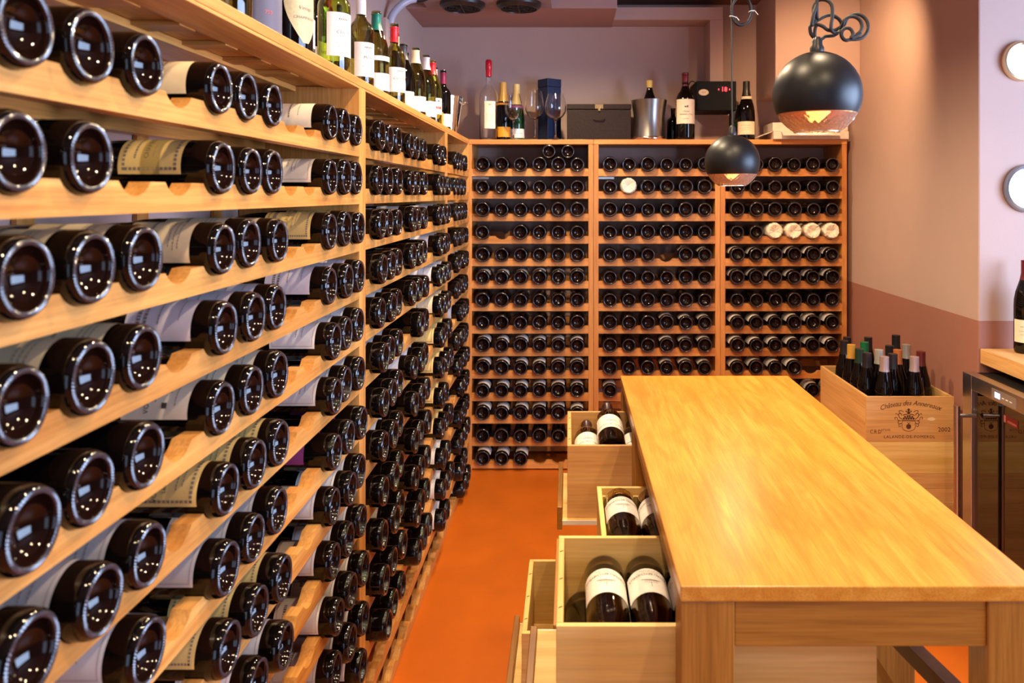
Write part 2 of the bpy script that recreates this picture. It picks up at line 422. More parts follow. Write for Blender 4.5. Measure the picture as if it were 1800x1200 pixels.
# label designs: paper, z0, z1, half-angle, print spec
def L_(col, z0, z1, half, lines=(), border=None, emblem=None, band=None): return dict(col=col, z0=z0, z1=z1, half=half, lines=list(lines), border=border, emblem=emblem, band=band)
DES = {
 'cha': L_('yellow', .045, .135, 1.25, [('CHAMBOLLE', .010, .56, 0, 0), ('~.5', .0012, .45, 1, 0), ('~.4', .0012, .38, 1, 0), ('~.55', .003, .74, 1, 0)], (.006, .004, True), None, (.34, .64)),
 'vosne': L_('pale', .035, .13, 1.2, [('VOSNE-ROMANÉE', .010, .62, 0, 0), ('~.5', .0012, .5, 1, 0), ('Domaine', .006, .3, 0, 0), ('~.6', .001, .2, 1, 0)], None, 'mark'),
 'vosne2': L_('yellow', .03, .13, 1.2, [('VOSNE-ROMANÉE', .010, .6, 0, 0), ('Les Beaux Monts', .008, .47, 0, 0), ('~.5', .0012, .3, 1, 0), ('~.4', .0012, .22, 1, 0)], (.006, .004, True)),
 'bo': L_('pale', .035, .135, 1.2, [('Bonnes', .013, .68, 0, .3), ('CORTON', .006, .52, 0, 0), ('~.5', .0012, .42, 1, 0), ('~.4', .0012, .35, 1, 0)], (.006, .0006, False)),
 'bea': L_('yellow', .035, .135, 1.2, [('BEAUNE', .011, .52, 3-1, 0), ('~.5', .001, .40, 1, 0), ('~.4', .001, .33, 1, 0), ('~.5', .008, .80, 1, 0)], (.006, .003, True)),
 'auxey': L_('white', .035, .13, 1.2, [('AUXEY', .009, .55, 0, 0), ('~.5', .0012, .43, 1, 0), ('~.3', .006, .78, 1, 0), ('~.5', .001, .3, 1, 0)], (.005, .0006, False)),
 'floral': L_('lavender', .035, .13, 1.2, [('~.8', .005, .80, 1, 0), ('~.6', .004, .70, 1, 0), ('~.5', .0015, .50, 1, 0), ('~.4', .001, .2, 1, 0)]),
 'cream': L_('cream', .035, .13, 1.2, [('~.6', .004, .62, 1, 0), ('~.5', .001, .32, 1, 0), ('~.6', .001, .25, 1, 0), ('~.55', .001, .18, 1, 0)]),
 'band': L_('cream', .035, .13, 1.0, [('~.7', .003, .6, 1, 0), ('~.6', .002, .4, 1, 0)]),
 'seal': L_('pale', .035, .13, 1.1, [('~.5', .003, .5, 1, 0), ('~.4', .0012, .3, 1, 0)], None, 'seal'),
 'grey': L_('grey', .035, .13, 1.2, [('~.5', .004, .6, 1, 0), ('~.5', .001, .35, 1, 0), ('~.4', .001, .25, 1, 0)], (.005, .0006, False)),
 'white': L_('white', .035, .12, 1.2, [('~.5', .003, .6, 1, 0), ('~.5', .001, .35, 1, 0)], (.005, .0006, False)),
 'yellow': L_('yellow', .035, .13, 1.2, [('~.5', .004, .6, 1, 0), ('~.5', .001, .35, 1, 0)], (.006, .003, True)),
 'purple': L_('purple', .06, .11, 1.2, [('~.7', .003, .75, 1, 0)]),
 'plainw': L_('white', .05, .12, 1.2), 'plainc': L_('cream', .05, .125, 1.2), 'plaing': L_('grey', .05, .12, 1.2),
 'chateau': L_('white', .062, .150, 1.35, [('CHATEAU BEYCHEVELLE', .0105, .24, 0, 0), ('~.4', .0012, .10, 1, 0), ('~.3', .0010, .15, 1, 0)], (.003, .0004, False), 'ship'),
}
def add_label(root, des, R, ang, z_off=0, full=True):
    d = DES[des]
    l = put('label', label_mesh(R, d['z0'], d['z1'], d['half'], d['col']), root, rot=(0, 0, ang))
    if full and (d['lines'] or d['border']):
        p = put('lettering', print_mesh(des, R, d['z0'], d['z1'], d['half'], d['lines'], d['border'], d['emblem'], d['band']), l)
        if all(q[0][0] == '~' for q in d['lines']): p['kind'] = 'stuff'      # rows of print too small to read
    return l

# ------------------------------------------------------------------ racks
ZR0, PITCH, RH, RT = 1.5465, .1186, .039, .028      # bottom of the top rail, row pitch, rail height, rail thickness
def rail_poly(length, n, pitch, depth=.018, rad=.043, start=None):
    pts = [(0, 0), (length, 0), (length, RH)]
    s0 = start if start is not None else (length-(n-1)*pitch)/2
    hc = math.sqrt(rad**2-(rad-depth)**2)
    for i in reversed(range(n)):
        c = s0+i*pitch; th = math.asin(hc/rad)
        for q in range(9):
            a = th-2*th*q/8
            pts.append((c+rad*math.sin(a), RH-depth+rad-rad*math.cos(a)))
    pts.append((0, RH))
    return pts
def rail_mesh(length, n, pitch, axis, start, depth=.018, rad=.043, m=None):
    """rail running along local x or y; built as a strip so the notched outline stays clean"""
    poly = rail_poly(length, n, pitch, depth, rad, start)
    top = poly[2:][::-1]
    mb = MB()
    f = (lambda u, v, t: (t, u, v)) if axis == 'y' else (lambda u, v, t: (u, t, v))
    rows = []
    for (vv, t) in ((0, 0), (1, 0), (1, RT), (0, RT)):
        rows.append([f(u, v if vv else 0, t) for u, v in top])
    rows.append(rows[0])
    if axis == 'x': rows = rows[::-1]
    mb.grid(rows[::-1])
    b = len(mb.v); mb.v += [f(0, 0, 0), f(0, RH, 0), f(0, RH, RT), f(0, 0, RT), f(length, 0, 0), f(length, RH, 0), f(length, RH, RT), f(length, 0, RT)]
    mb.f += [[b, b+1, b+2, b+3], [b+7, b+6, b+5, b+4]]; mb.m += [0, 0]
    return mb.mesh('rail', m or oak(axis))
TOPZ = 1.744
XF = -.525                     # front plane of the long rack
LB = [(.636, 1.964, 12, .1045), (1.964, 3.308, 12, .1045), (3.308, 4.064, 6, .1045)]      # bays along y
BAYNAME = ['its front bay', 'its middle bay', 'its short bay in the corner']
LP = .029
for bi, (ya, yb, n, p) in enumerate(LB):
    t = thing('wine_rack', ['oak bottle rack bay with notched rails and yellow labels, along the left wall', 'oak rack bay along the left wall between two divider posts', 'short oak rack bay filling the corner beside the end rack'][bi], 'wine rack', (XF, ya, 0), group='bays of the long side rack')
    W = yb-ya; D = .303
    for yy in (0, W-LP): MB().box(-D, 0, yy, yy+LP, 0, TOPZ-.021).obj('side_panel', oak('z'), t, bevel=.0015)
    L = W-2*LP
    fm = rail_mesh(L, n, p, 'y', None)
    bm = rail_mesh(L, n, p, 'y', None, depth=.012, rad=.02)
    for k in range(14):
        z = ZR0-PITCH*k
        put('rail', fm, t, loc=(-RT, LP, z)); put('rear_rail', bm, t, loc=(-D+.038, LP, z+.013))
    tp = MB().box(-D, 0, .0005, W-.0005, TOPZ-.02, TOPZ).obj('top_board', oak('y'), t, bevel=.0015)
    MB().box(-.083, -.001, LP, W-LP, TOPZ-.026, TOPZ-.0202).obj('front_batten', oak('y'), t, bevel=.001)
    MB().box(-.25, -.16, LP, W-LP, TOPZ-.034, TOPZ-.0205).obj('rear_batten', oak('y'), t, bevel=.001)
    for q in range(int(L/.16)):
        yy = LP+.06+q*.16
        MB().box(-.16, -.083, yy, yy+.05, TOPZ-.028, TOPZ-.0205).obj('cross_batten', oak('x'), t)
    for q in range(int(L/.32)+1):
        yy = LP+.16+q*.32
        if yy < W-.1: MB().box(-D, -D+.008, yy, yy+.04, 0, TOPZ-.045).obj('back_slat', oak('z'), t)
    MB().box(-.06, -.001, LP, W-LP, 0, .008).obj('floor_batten', oak('y'), t)

BX0 = -.5385; BY = 4.07; BW = .669; BP = .026
BB = [BX0, BX0+BW, BX0+2*BW]
for bi, x0 in enumerate(BB):
    t = thing('wine_rack', ['oak end rack bay in the corner, under the wine glasses', 'middle oak bay of the end rack, under the pewter bucket', 'oak end rack bay against the tan wall, holding tissue-wrapped bottles'][bi], 'wine rack', (x0, BY, 0), group='bays of the end rack')
    D = .29
    om = lambda a: wood('end_oak_'+a, lin(200, 128, 62), lin(222, 154, 84), a)
    for xx in (0, BW-.0015-BP): MB().box(xx, xx+BP, 0, D, 0, TOPZ-.026).obj('side_panel', om('z'), t, bevel=.0015)
    L = BW-.0015-2*BP
    fm = rail_mesh(L, 6, .0995, 'x', None, m=om('x')); bm = rail_mesh(L, 6, .0995, 'x', None, depth=.012, rad=.02, m=om('x'))
    for k in range(14):
        z = 1.5505-PITCH*k
        put('rail', fm, t, loc=(BP, 0, z)); put('rear_rail', bm, t, loc=(BP, D-.055, z+.014))
    MB().box(0, BW-.0015, -.002, D+.01, TOPZ-.0255, TOPZ).obj('top_board', om('x'), t, bevel=.0015)
    if bi < 2: MB().box(BP, BP+.085, .05, .054, 1.5362, 1.548).obj('metal_bracket', M_steel, t)

# ------------------------------------------------------------------ bottles in the long rack
KN = 128
def lay_left(bay, k, slot, des, label, extra=0):
    ya, yb, n, p = LB[bay]; L = yb-ya-2*LP
    y = ya+LP+(L-(n-1)*p)/2+slot*p
    near = bay == 0
    R = random.choice([.0395, .041, .041, .042])
    me = bottle_mesh('burg', 128 if near else 64, near, R)
    z = ZR0-PITCH*k+RH-.018+R+.0006
    prot = .012+.0016*k+random.uniform(-.004, .006)+extra
    o = put('burgundy_bottle', me, loc=(XF+prot, y, z), rot=(0, -PI/2, 0))
    # keep the axis level, slight turn in plan
    o.rotation_euler = (0, -PI/2, 0)
    tag(o, label, 'wine bottle', 'burgundy bottles lying in the long side rack')
    if des: add_label(o, des, R, math.radians(-38+random.uniform(-14, 14)), full=near or slot in (0, 4, 9))
    return o
FILL = [0, 1, 2, 4, 5, 6, 9, 10, 11]
G = {(0, 0): [None, 'plainc', 'cream', 'cream', None, 'grey', 'white'],
     (0, 1): ['band', 'cha', 'cream', 'floral', 'vosne', 'vosne2', 'grey', 'yellow', 'white', 'white'],
     (0, 2): ['seal', 'bo', 'bea', 'floral', 'auxey', 'grey', 'purple', 'white', 'white', 'auxey', 'grey', 'white']}
cw = {None: 'no', 'plainc': 'cream', 'cream': 'cream', 'grey': 'grey', 'white': 'white', 'band': 'cream', 'cha': 'yellow', 'floral': 'lavender', 'vosne': 'cream', 'vosne2': 'yellow',
      'yellow': 'yellow', 'seal': 'cream', 'bo': 'cream', 'bea': 'yellow', 'auxey': 'white', 'purple': 'purple', 'plainw': 'white', 'plaing': 'grey'}
LIM = {0: 6, 1: 6, 2: 7, 4: 8, 5: 9, 6: 9, 9: 11, 10: 11, 11: 12}
for k in range(12):
    for i, s in enumerate(FILL):
        if k >= LIM[s] or (k == 1 and s == 2): continue
        g = 0 if s < 3 else 1 if s < 7 else 2
        ds = G[(0, g)]; des = ds[k] if k < len(ds) else 'white'
        lay_left(0, k, s, des, 'dark bottle with %s label, %s row down, %s before long rack\'s first divider post' % (cw[des], ORD[k+1], ORD[9-i]))
rr = random.Random(3)
for k in range(13):
    for i, s in enumerate(FILL):
        if k == 12 and s not in (9, 10): continue
        if (k, s) in ((0, 11), (5, 4), (8, 11), (10, 11)): continue
        g = 0 if s < 3 else 1 if s < 7 else 2
        des = [[None, None, 'plainw', None, 'plainw', 'plaing', None, 'plainw', None, 'plainw', None, None, None], [None, 'plainw', 'plaing', None, None, None, 'plainw', None, None, None, 'plainw', None, None],
               [None, None, 'plainw', 'plainw', 'white', 'cream', 'yellow', 'yellow', 'yellow', 'yellow', 'white', 'white', 'white']][g][k]
        txt = 'dark bottle with %s label' % cw[des] if des else 'dark unlabelled bottle'
        lay_left(1, k, s, des, '%s, %s row down, %s past long rack\'s first divider post' % (txt, ORD[k+1], ORD[i+1]), extra=.012)
for k in range(14):
    for i, s in enumerate([1, 2, 3, 4]):
        if (k, s) in ((6, 1), (9, 1), (12, 4), (13, 1)): continue
        des = 'plainw' if k not in (0, 1, 3, 9) else None
        txt = 'dark bottle with white label' if des else 'dark unlabelled bottle'
        lay_left(2, k, s, des, '%s, %s row down in long rack\'s corner bay, %s from corner' % (txt, ORD[k+1], ORD[4-i]))

# ------------------------------------------------------------------ bottles in the end rack
M_tis = mat('white_tissue', lin(238, 226, 205), .8, noise=.12, nscale=90, bump=.6)
def tissue_mesh():
    mb = MB(); rnd = random.Random(5); n = 36
    prof = [(0, .006), (.012, .004), (.022, -.001), (.034, -.004), (.040, .003), (.0425, .012), (.0425, .15), (.034, .185), (.018, .225), (.015, .29), (0, .295)]
    mb.lathe(prof, n)
    mb.v = [(x*(1+rnd.uniform(-.05, .05)), y*(1+rnd.uniform(-.05, .05)), z+rnd.uniform(-.003, .003)) for x, y, z in mb.v]
    return mb.mesh('tissue_wrap', M_tis, smooth=.5)
TIS = tissue_mesh()
BAYW = ['corner rack bay', 'middle end rack bay', 'tan wall rack bay']
LASTK = [14, 11, 11]
SKIP = {(0, 3, 1), (1, 4, 3), (2, 9, 4), (2, 9, 5)} | {(0, 13, q) for q in (3, 4, 5)} | {(0, 12, 5)} | {(1, 10, q) for q in range(1, 6)} | {(2, 10, q) for q in range(3)}
def lay_back(b, k, s, x=None, z=None, label=None):
    L = BW-.0015-2*BP
    wrap = (b, k, s) in {(1, 1, 1), (2, 3, 2), (2, 3, 3), (2, 3, 4), (2, 3, 5)}
    kind = 'burg' if rr.random() < .5 and x is None else 'bord'
    R = .041 if kind == 'burg' else .0385
    if x is not None: R = .037
    if wrap: R = .0455
    xx = x if x is not None else BB[b]+BP+(L-5*.0995)/2+s*.0995
    zz = z if z is not None else 1.5505-PITCH*k+RH-.018+R+.0006
    fr = 'long rack' if b == 0 else ('corner bay' if b == 1 else 'middle bay')
    if wrap:
        o = put('wrapped_bottle', TIS, loc=(xx, BY-.02, zz), rot=(-PI/2, 0, rr.uniform(-.05, .05)))
        o.rotation_euler = (-PI/2, rr.uniform(0, 6), 0)
        tag(o, 'bottle wrapped in white tissue, alone among dark bottles in middle end rack bay' if b == 1 else 'bottle wrapped in white tissue, %s of four counted from the tan wall' % ORD[6-s], 'wine bottle', 'tissue wrapped bottles')
        return
    me = bottle_mesh(kind, 56, False, R)
    o = put('rack_bottle', me, loc=(xx, BY-.026+rr.uniform(-.008, .006), zz), rot=(-PI/2, 0, 0))
    tag(o, label or 'dark bottle base, %s row down of %s, %s from the %s' % (ORD[k+1], BAYW[b], ORD[s+1], fr), 'wine bottle', 'bottles lying in the end rack')
    half = s >= 3
    want = (b == 0 and k >= 8 and k != 12) or (b == 2 and k >= 7) or (b == 2 and k in (4, 5)) or (b == 1 and k >= 7 and half) or (b == 1 and k in (4,) and half) or (b == 0 and k == 5) or (b == 1 and k == 10)
    if want:
        side = -.45 if b == 2 else (.3 if b == 0 and s < 3 else -.1)
        col = 'grey' if b == 1 else 'white'
        put('label', label_mesh(R, .035 if k < 7 else .02, .11, 1.0, col), o, rot=(0, 0, -PI/2+side))
for b in range(3):
    for k in range(LASTK[b]):
        for s in range(6):
            if (b, k, s) not in SKIP: lay_back(b, k, s)
zc = 1.5505+RH-.018+.041+.0665
xs = [BB[0]+BP+(BW-.0015-2*BP-5*.0995)/2+(q+.5)*.0995 for q in (3, 4)]
for x, nm in ((xs[0], 'nearer the long rack'), (xs[1], 'nearer the rack divider')):
    lay_back(0, 0, 0, x, zc, 'dark bottle laid upon the corner bay\'s first row, '+nm)

# ------------------------------------------------------------------ standing bottles on the long rack
CAPM = {}
def foil(c, metal=.0):
    if c not in CAPM: CAPM[c] = mat('foil_%d_%d_%d' % c, lin(*c), .35, metal=metal)
    return CAPM[c]
HM = {}
def standing(name, label, x, y, z0, kind, glass, cap, papers, face, group=None, H=1.0, R=None, capz=(.235, .288), solid=False, cat='wine bottle', closed=False):
    fn, R0 = {'burg': (burg, .041), 'bord': (bord, .0375), 'champ': (champ, .044)}[kind]
    R = R or R0
    key = (kind, glass.name, R, H, solid)
    if key not in HM:
        if solid: HM[key] = MB().lathe([(r, z*H) for r, z in [(0, .02), (R*.6, .012), (R*.8, .001), (R*.88, 0), (R*.96, .004)]+fn(R)], 40).mesh('bottle_body', glass, smooth=1.0)
        else: HM[key] = hollow(fn, R, glass, sc=H)
    o = put(name, HM[key], loc=(x, y, z0)); o.rotation_euler = (0, 0, 0)
    tag(o, label, cat, group)
    if cap:
        pr = [(r, z*H) for r, z in fn(R)]
        def rad(z):
            for (r1, z1), (r2, z2) in zip(pr, pr[1:]):
                if z1 <= z <= z2 and z2 > z1: return r1+(r2-r1)*(z-z1)/(z2-z1)
            return .015
        a, b = capz[0]*H, capz[1]*H
        zs = sorted(set([a, b]+[z for r, z in pr if a < z < b]))
        prof = [(rad(z)+.0006, z) for z in zs]
        lip = max(r for r, z in pr if z > .28*H)
        if closed: prof = [(rad(a)+.0006, a)]+[(max(r, lip)+.0008, z+.0004) for r, z in pr if a < z and r > 0]+[(.010, pr[-1][1]+.0015), (0, pr[-1][1]+.002)]
        MB().lathe(prof, 28).obj('foil_capsule', foil(cap) if isinstance(cap, tuple) else cap, o, smooth=1.0)
    for (col, za, zb, half, lines, emb) in papers:
        pz = [(r, z*H) for r, z in fn(R)]; zm = (za+zb)/2; Rl = R
        for (r1, z1), (r2, z2) in zip(pz, pz[1:]):
            if z1 <= za <= z2: Rl = max(r1+(r2-r1)*(za-z1)/max(z2-z1, 1e-6), .015)
        l = put('label', label_mesh(round(Rl+.0006 if Rl < R-.001 else R, 5), za, zb, half, col), o, rot=(0, 0, face))
        if lines:
            put('lettering', print_mesh((label, za), R, za, zb, half, lines, None, emb), l)
    return o
FACE = math.radians(-38)
SHG = 'open bottles standing on the long rack'
def shelf_b(d, X, kind, glass, cap, papers, label, **kw):
    standing('wine_bottle', label, X, d, TOPZ+.0004, kind, glass, cap, papers, kw.pop('face', FACE), SHG, **kw)
scr = lambda s: [(s, .013, .55, 0, .3), ('~.45', .0012, .3, 1, 0), ('~.35', .0012, .22, 1, 0), ('~.3', .004, .85, 1, 0)]
small = [('~.5', .002, .7, 1, 0), ('~.6', .0012, .5, 1, 0), ('~.5', .0012, .35, 1, 0)]
shelf_b(1.33, -.585, 'bord', M_olive, None, [('white', .05, .115, 1.3, small, None)], 'olive green bottle with low white label, first on the long rack top')
shelf_b(1.62, -.583, 'champ', M_dark, None, [], 'wide champagne bottle with beige shield label on the long rack top', solid=True)
shield = bpy.data.objects['wine_bottle.001'] if 'wine_bottle.001' in bpy.data.objects else None
Bn = bend(.044, .0006); mb = MB(); fn = Bn(.02); prev = []
ns = 16; rows = []
for i in range(ns+1):
    v = i/ns; wd = .046*math.sin(PI*min(.5, .05+v*.52))*(1 if v < .8 else 1-.25*((v-.8)/.2)**2)
    rows.append([fn(-wd+2*wd*j/8, .105*v) for j in range(9)])
sm = mb.grid(rows).mesh('label', mat('paper_beige', lin(196, 180, 138), .5, noise=.1, nscale=150), smooth=3.2)
sl = put('label', sm, shield, rot=(0, 0, math.radians(-30)))
mb = MB(); f2 = bend(.044, .0011)(.02)
for s, v, sz in (('CHAMPAGNE', .052, .009), ('Vintage', .072, .011)): add_text(mb, s, sz, lambda x, y, v=v: f2(x, y+v), .2, 1, 0, .06)
mb.obj('lettering', M_inkg, sl)
shelf_b(1.87, -.655, 'bord', M_dark, None, [('white', .06, .13, 1.2, small, None)], 'black bottle with tall white label behind the champagne bottle, long rack top', solid=True)
shelf_b(2.08, -.69, 'burg', M_dark, None, [('cream', .05, .1, 1.2, [('RIO', .012, .4, 0, 0)], None)], 'black bottle with small cream label by the back of the long rack top', solid=True)
shelf_b(1.97, -.6, 'bord', M_green, (225, 215, 200), [('white', .055, .165, 1.05, scr('Clos de'), None)], 'bright green bottle with big white label on the long rack top', R=.041)
shelf_b(2.27, -.612, 'bord', M_olive, (238, 236, 232), [('white', .05, .150, 1.15, scr('Médoc'), None)], 'olive bottle with white capsule and framed white label, long rack top')
shelf_b(2.25, -.71, 'burg', M_olive, (150, 20, 40), [('cream', .05, .11, 1.2, small, None)], 'olive bottle with wine red capsule at the back of long rack top')
shelf_b(2.49, -.622, 'burg', M_olive, (15, 115, 95), [('white', .04, .095, 1.2, None, None), ('white', .135, .15, .8, None, None)], 'olive bottle with emerald green capsule and blank white label, long rack top')
shelf_b(2.44, -.715, 'bord', M_dark, (40, 36, 40), [('cream', .05, .12, 1.2, small, None)], 'dark bottle with cream label behind the emerald capsule bottle', solid=True)
shelf_b(2.68, -.607, 'bord', M_olive, (215, 25, 35), [('white', .06, .145, 1.2, scr('Clarendelle'), None)], 'olive bottle with bright red capsule and white script label, long rack top')
shelf_b(2.84, -.64, 'bord', M_olive, (235, 220, 175), [('pale', .05, .12, 1.2, small, None)], 'olive bottle with cream capsule next past the bright red capsule bottle')
shelf_b(3.03, -.65, 'burg', M_dark, (52, 50, 56), [('pale', .045, .11, 1.2, small, None)], 'dark bottle with charcoal capsule on long rack top', solid=True)
shelf_b(3.11, -.618, 'burg', M_olive, (240, 226, 180), [('white', .04, .10, 1.2, small, None)], 'olive bottle with cream capsule and white label next to charcoal capsule bottle')
shelf_b(3.20, -.68, 'burg', M_dark, None, [('cream', .045, .11, 1.2, small, None)], 'capless dark bottle at the back of the long rack top, cream label', solid=True)
shelf_b(3.27, -.606, 'burg', M_olive, (205, 195, 200), [('white', .035, .10, 1.2, None, None)], 'olive bottle with pinkish silver capsule and plain white label')
shelf_b(3.40, -.602, 'burg', M_green, (215, 30, 40), [('white', .06, .13, 1.2, [('~.4', .012, .4, 2, 0)], 'seal')], 'green bottle with red capsule and red seal on its label')
shelf_b(3.58, -.625, 'burg', M_dark, (185, 180, 185), [('orange', .03, .09, 1.2, small, None)], 'dark bottle with silver capsule and orange label, long rack top', solid=True)
shelf_b(3.68, -.60, 'bord', M_dark, (120, 20, 60), [('pale', .03, .09, 1.2, small, None)], 'dark bottle with maroon capsule beside the shiny bucket', solid=True)
# gift tube between the first two bottles
t = thing('gift_tube', 'slate blue bottle tube with red and white lettering on the long rack top', 'gift box', (-.59, 1.462, TOPZ+.0004))
M_tube = mat('slate_card', lin(84, 84, 108), .45)
MB().lathe([(0, 0), (.044, 0), (.044, .012)], 40).obj('foot_cap', mat('dark_tin', lin(40, 38, 52), .4), t, smooth=.7)
MB().lathe([(.044, .012), (.0435, .014), (.0435, .33), (0, .33)], 40).obj('tube_body', M_tube, t, smooth=.7)
mb = MB(); fn = lambda x, y: Matrix.Rotation(math.radians(-42), 3, 'Z') @ Vector(bend(.0435, .0006)(.09)(y, x))
add_text(mb, 'BRUT', .016, lambda x, y: fn(y*1.0, x)); add_text(mb, '750', .01, lambda x, y: fn(y-.045, x))
mb.obj('lettering', mat('tube_red', lin(205, 90, 80), .5), t)
# shiny ice bucket at the end of the long rack
def bucket_prof(R0, R1, H, t=.003, waist=None):
    out = []
    for i in range(13):
        v = i/12; r = R0+(R1-R0)*v
        if waist: r -= waist*math.sin(PI*min(1, v*1.0))**1.0
        out.append((r, H*v))
    inn = [(r-t, max(z, t)) for r, z in out][::-1]
    return [(0, 0)]+out+inn+[(0, t)]
b = MB().lathe(bucket_prof(.062, .092, .2), 48).obj('ice_bucket', mat('polished_steel', (.8, .78, .75, 1), .08, metal=1), smooth=.8, loc=(-.625, 3.90, TOPZ+.0004))
tag(b, 'shiny flared steel ice bucket at the corner end of the long rack top', 'ice bucket')
for a, s in ((0, 1), (PI, -1)):
    MB().tube(catmull([(.082*s, -.02, .165), (.105*s, -.02, .172), (.105*s, .02, .172), (.082*s, .02, .165)]), .004).obj('handle', M_steel, b, smooth=1)

# ------------------------------------------------------------------ things on the end rack
zt = TOPZ+.0004
EG = 'bottles standing on the end rack'
def at(x, d): return (x-1000)*d/F
# tall clear spirit bottle with red wax cap
pr = [(0, .02), (.03, .016), (.044, .002), (.047, 0), (.0495, .004), (.0495, .225), (.047, .25), (.036, .275), (.02, .29), (.0155, .30), (.0145, .36)]
inn = [(max(r-.0035, .01), z) for r, z in pr[4:]][::-1]
sp = MB().lathe(pr+inn+[(.044, .012), (0, .026)], 48).obj('spirit_bottle', M_clear, smooth=.9, loc=(at(859, 4.14), 4.14, zt))
tag(sp, 'tall clear glass spirit bottle with red wax cap and pale label', 'bottle', EG)
MB().lathe([(.0155, .375), (.0172, .378), (.0178, .40), (.0172, .425), (.012, .432), (0, .433)], 24).obj('wax_cap', mat('red_wax', lin(190, 14, 36), .25), sp, smooth=1)
MB().lathe([(.0148, .34), (.0158, .345), (.0158, .376)], 24).obj('wax_drip', mat('red_wax', lin(190, 14, 36), .25), sp, smooth=1)
l = put('label', label_mesh(.0495, .06, .205, .62, 'pale'), sp, rot=(0, 0, math.radians(-75)))
put('lettering', print_mesh('spirit', .0495, .06, .205, .62, [('~.3', .008, .88, 2, 0)]+[('~.7', .0012, .3+.05*i, 1, 0) for i in range(6)], None, None), l)
# two champagne bottles
standing('champagne_bottle', 'champagne bottle with gold foil and orange label behind the wine glasses', at(884.5, 4.20), 4.20, zt, 'champ', M_dark, (196, 150, 70), [('orange', .02, .075, 1.5, None, None), ('orange', .195, .205, 3.1, None, None)], -PI/2, EG, R=.040, capz=(.215, .306), solid=True, closed=True, cat='champagne')
standing('champagne_bottle', 'green champagne bottle with gold foil and white label behind the wine glass', at(908, 4.27), 4.27, zt, 'champ', mat('dark_green_glass', lin(20, 52, 24), .04), (226, 200, 130), [('white', .02, .07, 1.4, [('~.6', .003, .5, 1, 0)], None), ('purple', .185, .198, 1.5, None, None)], -PI/2, EG, capz=(.205, .306), solid=True, closed=True, cat='champagne')
# wine glasses
def glass_mesh(H, R):
    b = H*.44
    out = [(0, 0), (.038, .0), (.039, .002), (.02, .005), (.006, .012), (.0042, .03), (.004, b*.8), (.006, b*.97), (.016, b), (R*.72, b+.018), (R*.95, b+.04), (R, b+.06), (R*.96, b+.09), (R*.82, H-.02), (R*.74, H)]
    inn = [(R*.72, H), (R*.80, H-.02), (R*.94, b+.09), (R*.98, b+.06), (R*.93, b+.041), (R*.68, b+.02), (.014, b+.004), (0, b+.003)]
    return MB().lathe(out+inn, 40).mesh('wine_glass', M_clear, smooth=1.2)
for x, d, H, R, nm in ((902.5, 4.11, .245, .047, 'before the green champagne bottle'), (940, 4.16, .268, .052, 'between the champagne and the blue box'), (976.5, 4.10, .242, .057, 'before the blue box')):
    g = put('wine_glass', glass_mesh(H, R), loc=(at(x, d), d, zt)); tag(g, 'empty stemmed wine glass '+nm, 'wine glass', 'wine glasses on the end rack')
# blue gift box
t = thing('gift_box', 'tall navy blue gift box standing behind the wine glasses', 'gift box', (at(966, 4.29), 4.272, zt), (0, 0, math.radians(38)))
M_nav = mat('navy_card', lin(14, 32, 70), .45)
MB().box(-.046, .046, -.046, .046, 0, .30).obj('box_body', M_nav, t, bevel=.002)
MB().box(-.047, .047, -.047, .047, .301, .345).obj('box_lid', M_nav, t, bevel=.002)
# brown leather-look chest
t = thing('wooden_chest', 'dark brown crocodile-textured chest with brass clasp', 'chest', (at(1053, 4.15), 4.15, zt))
M_chest = mat('brown_leather', lin(36, 20, 14), .5, spec=.25, noise=.3, nscale=90, bump=.7)
MB().box(-.172, .172, 0, .15, 0, .165).obj('chest_body', M_chest, t, bevel=.003)
MB().box(-.174, .174, -.002, .152, .167, .196).obj('chest_lid', M_chest, t, bevel=.004)
cl = MB().box(-.022, .022, -.006, -.002, .170, .194).obj('clasp', M_brass, t, bevel=.001)
MB().box(-.006, .006, -.010, -.006, .158, .186).obj('clasp_hook', M_brass, cl, bevel=.001)
hd = MB().tube(catmull([(-.03, -.004, .115), (-.02, -.011, .11), (.02, -.011, .11), (.03, -.004, .115)]), .003).obj('handle', M_chest, t, smooth=1)
# pewter champagne bucket with a bottle inside
M_pew = mat('pewter', (.30, .28, .26, 1), .3, metal=1)
pk = MB().lathe(bucket_prof(.093, .097, .215, .004, .012), 56).obj('champagne_bucket', M_pew, smooth=.8, loc=(at(1141, 4.16), 4.16, zt))
tag(pk, 'pewter champagne bucket with flared rim holding a yellow-capped bottle', 'ice bucket')
MB().lathe([(.0925, 0), (.0945, .002), (.0945, .014), (.0915, .018)], 56).obj('foot_ring', mat('copper_rim', (.75, .5, .38, 1), .2, metal=1), pk, smooth=1)
standing('wine_bottle', 'dark bottle with yellow wax cap standing in the pewter bucket', at(1142, 4.16), 4.16, zt+.0045, 'burg', M_dark, (214, 180, 88), [], 0, EG, H=1.07, capz=(.262, .3), solid=True, closed=True)
t = put('wine_bottle', bottle_mesh('bord', 40, False, .0375), loc=(at(1183, 4.27), 4.27, zt)); tag(t, 'unlabelled black bottle between the pewter bucket and the magnum', 'wine bottle', EG)
t.scale = (.9, .9, .62)
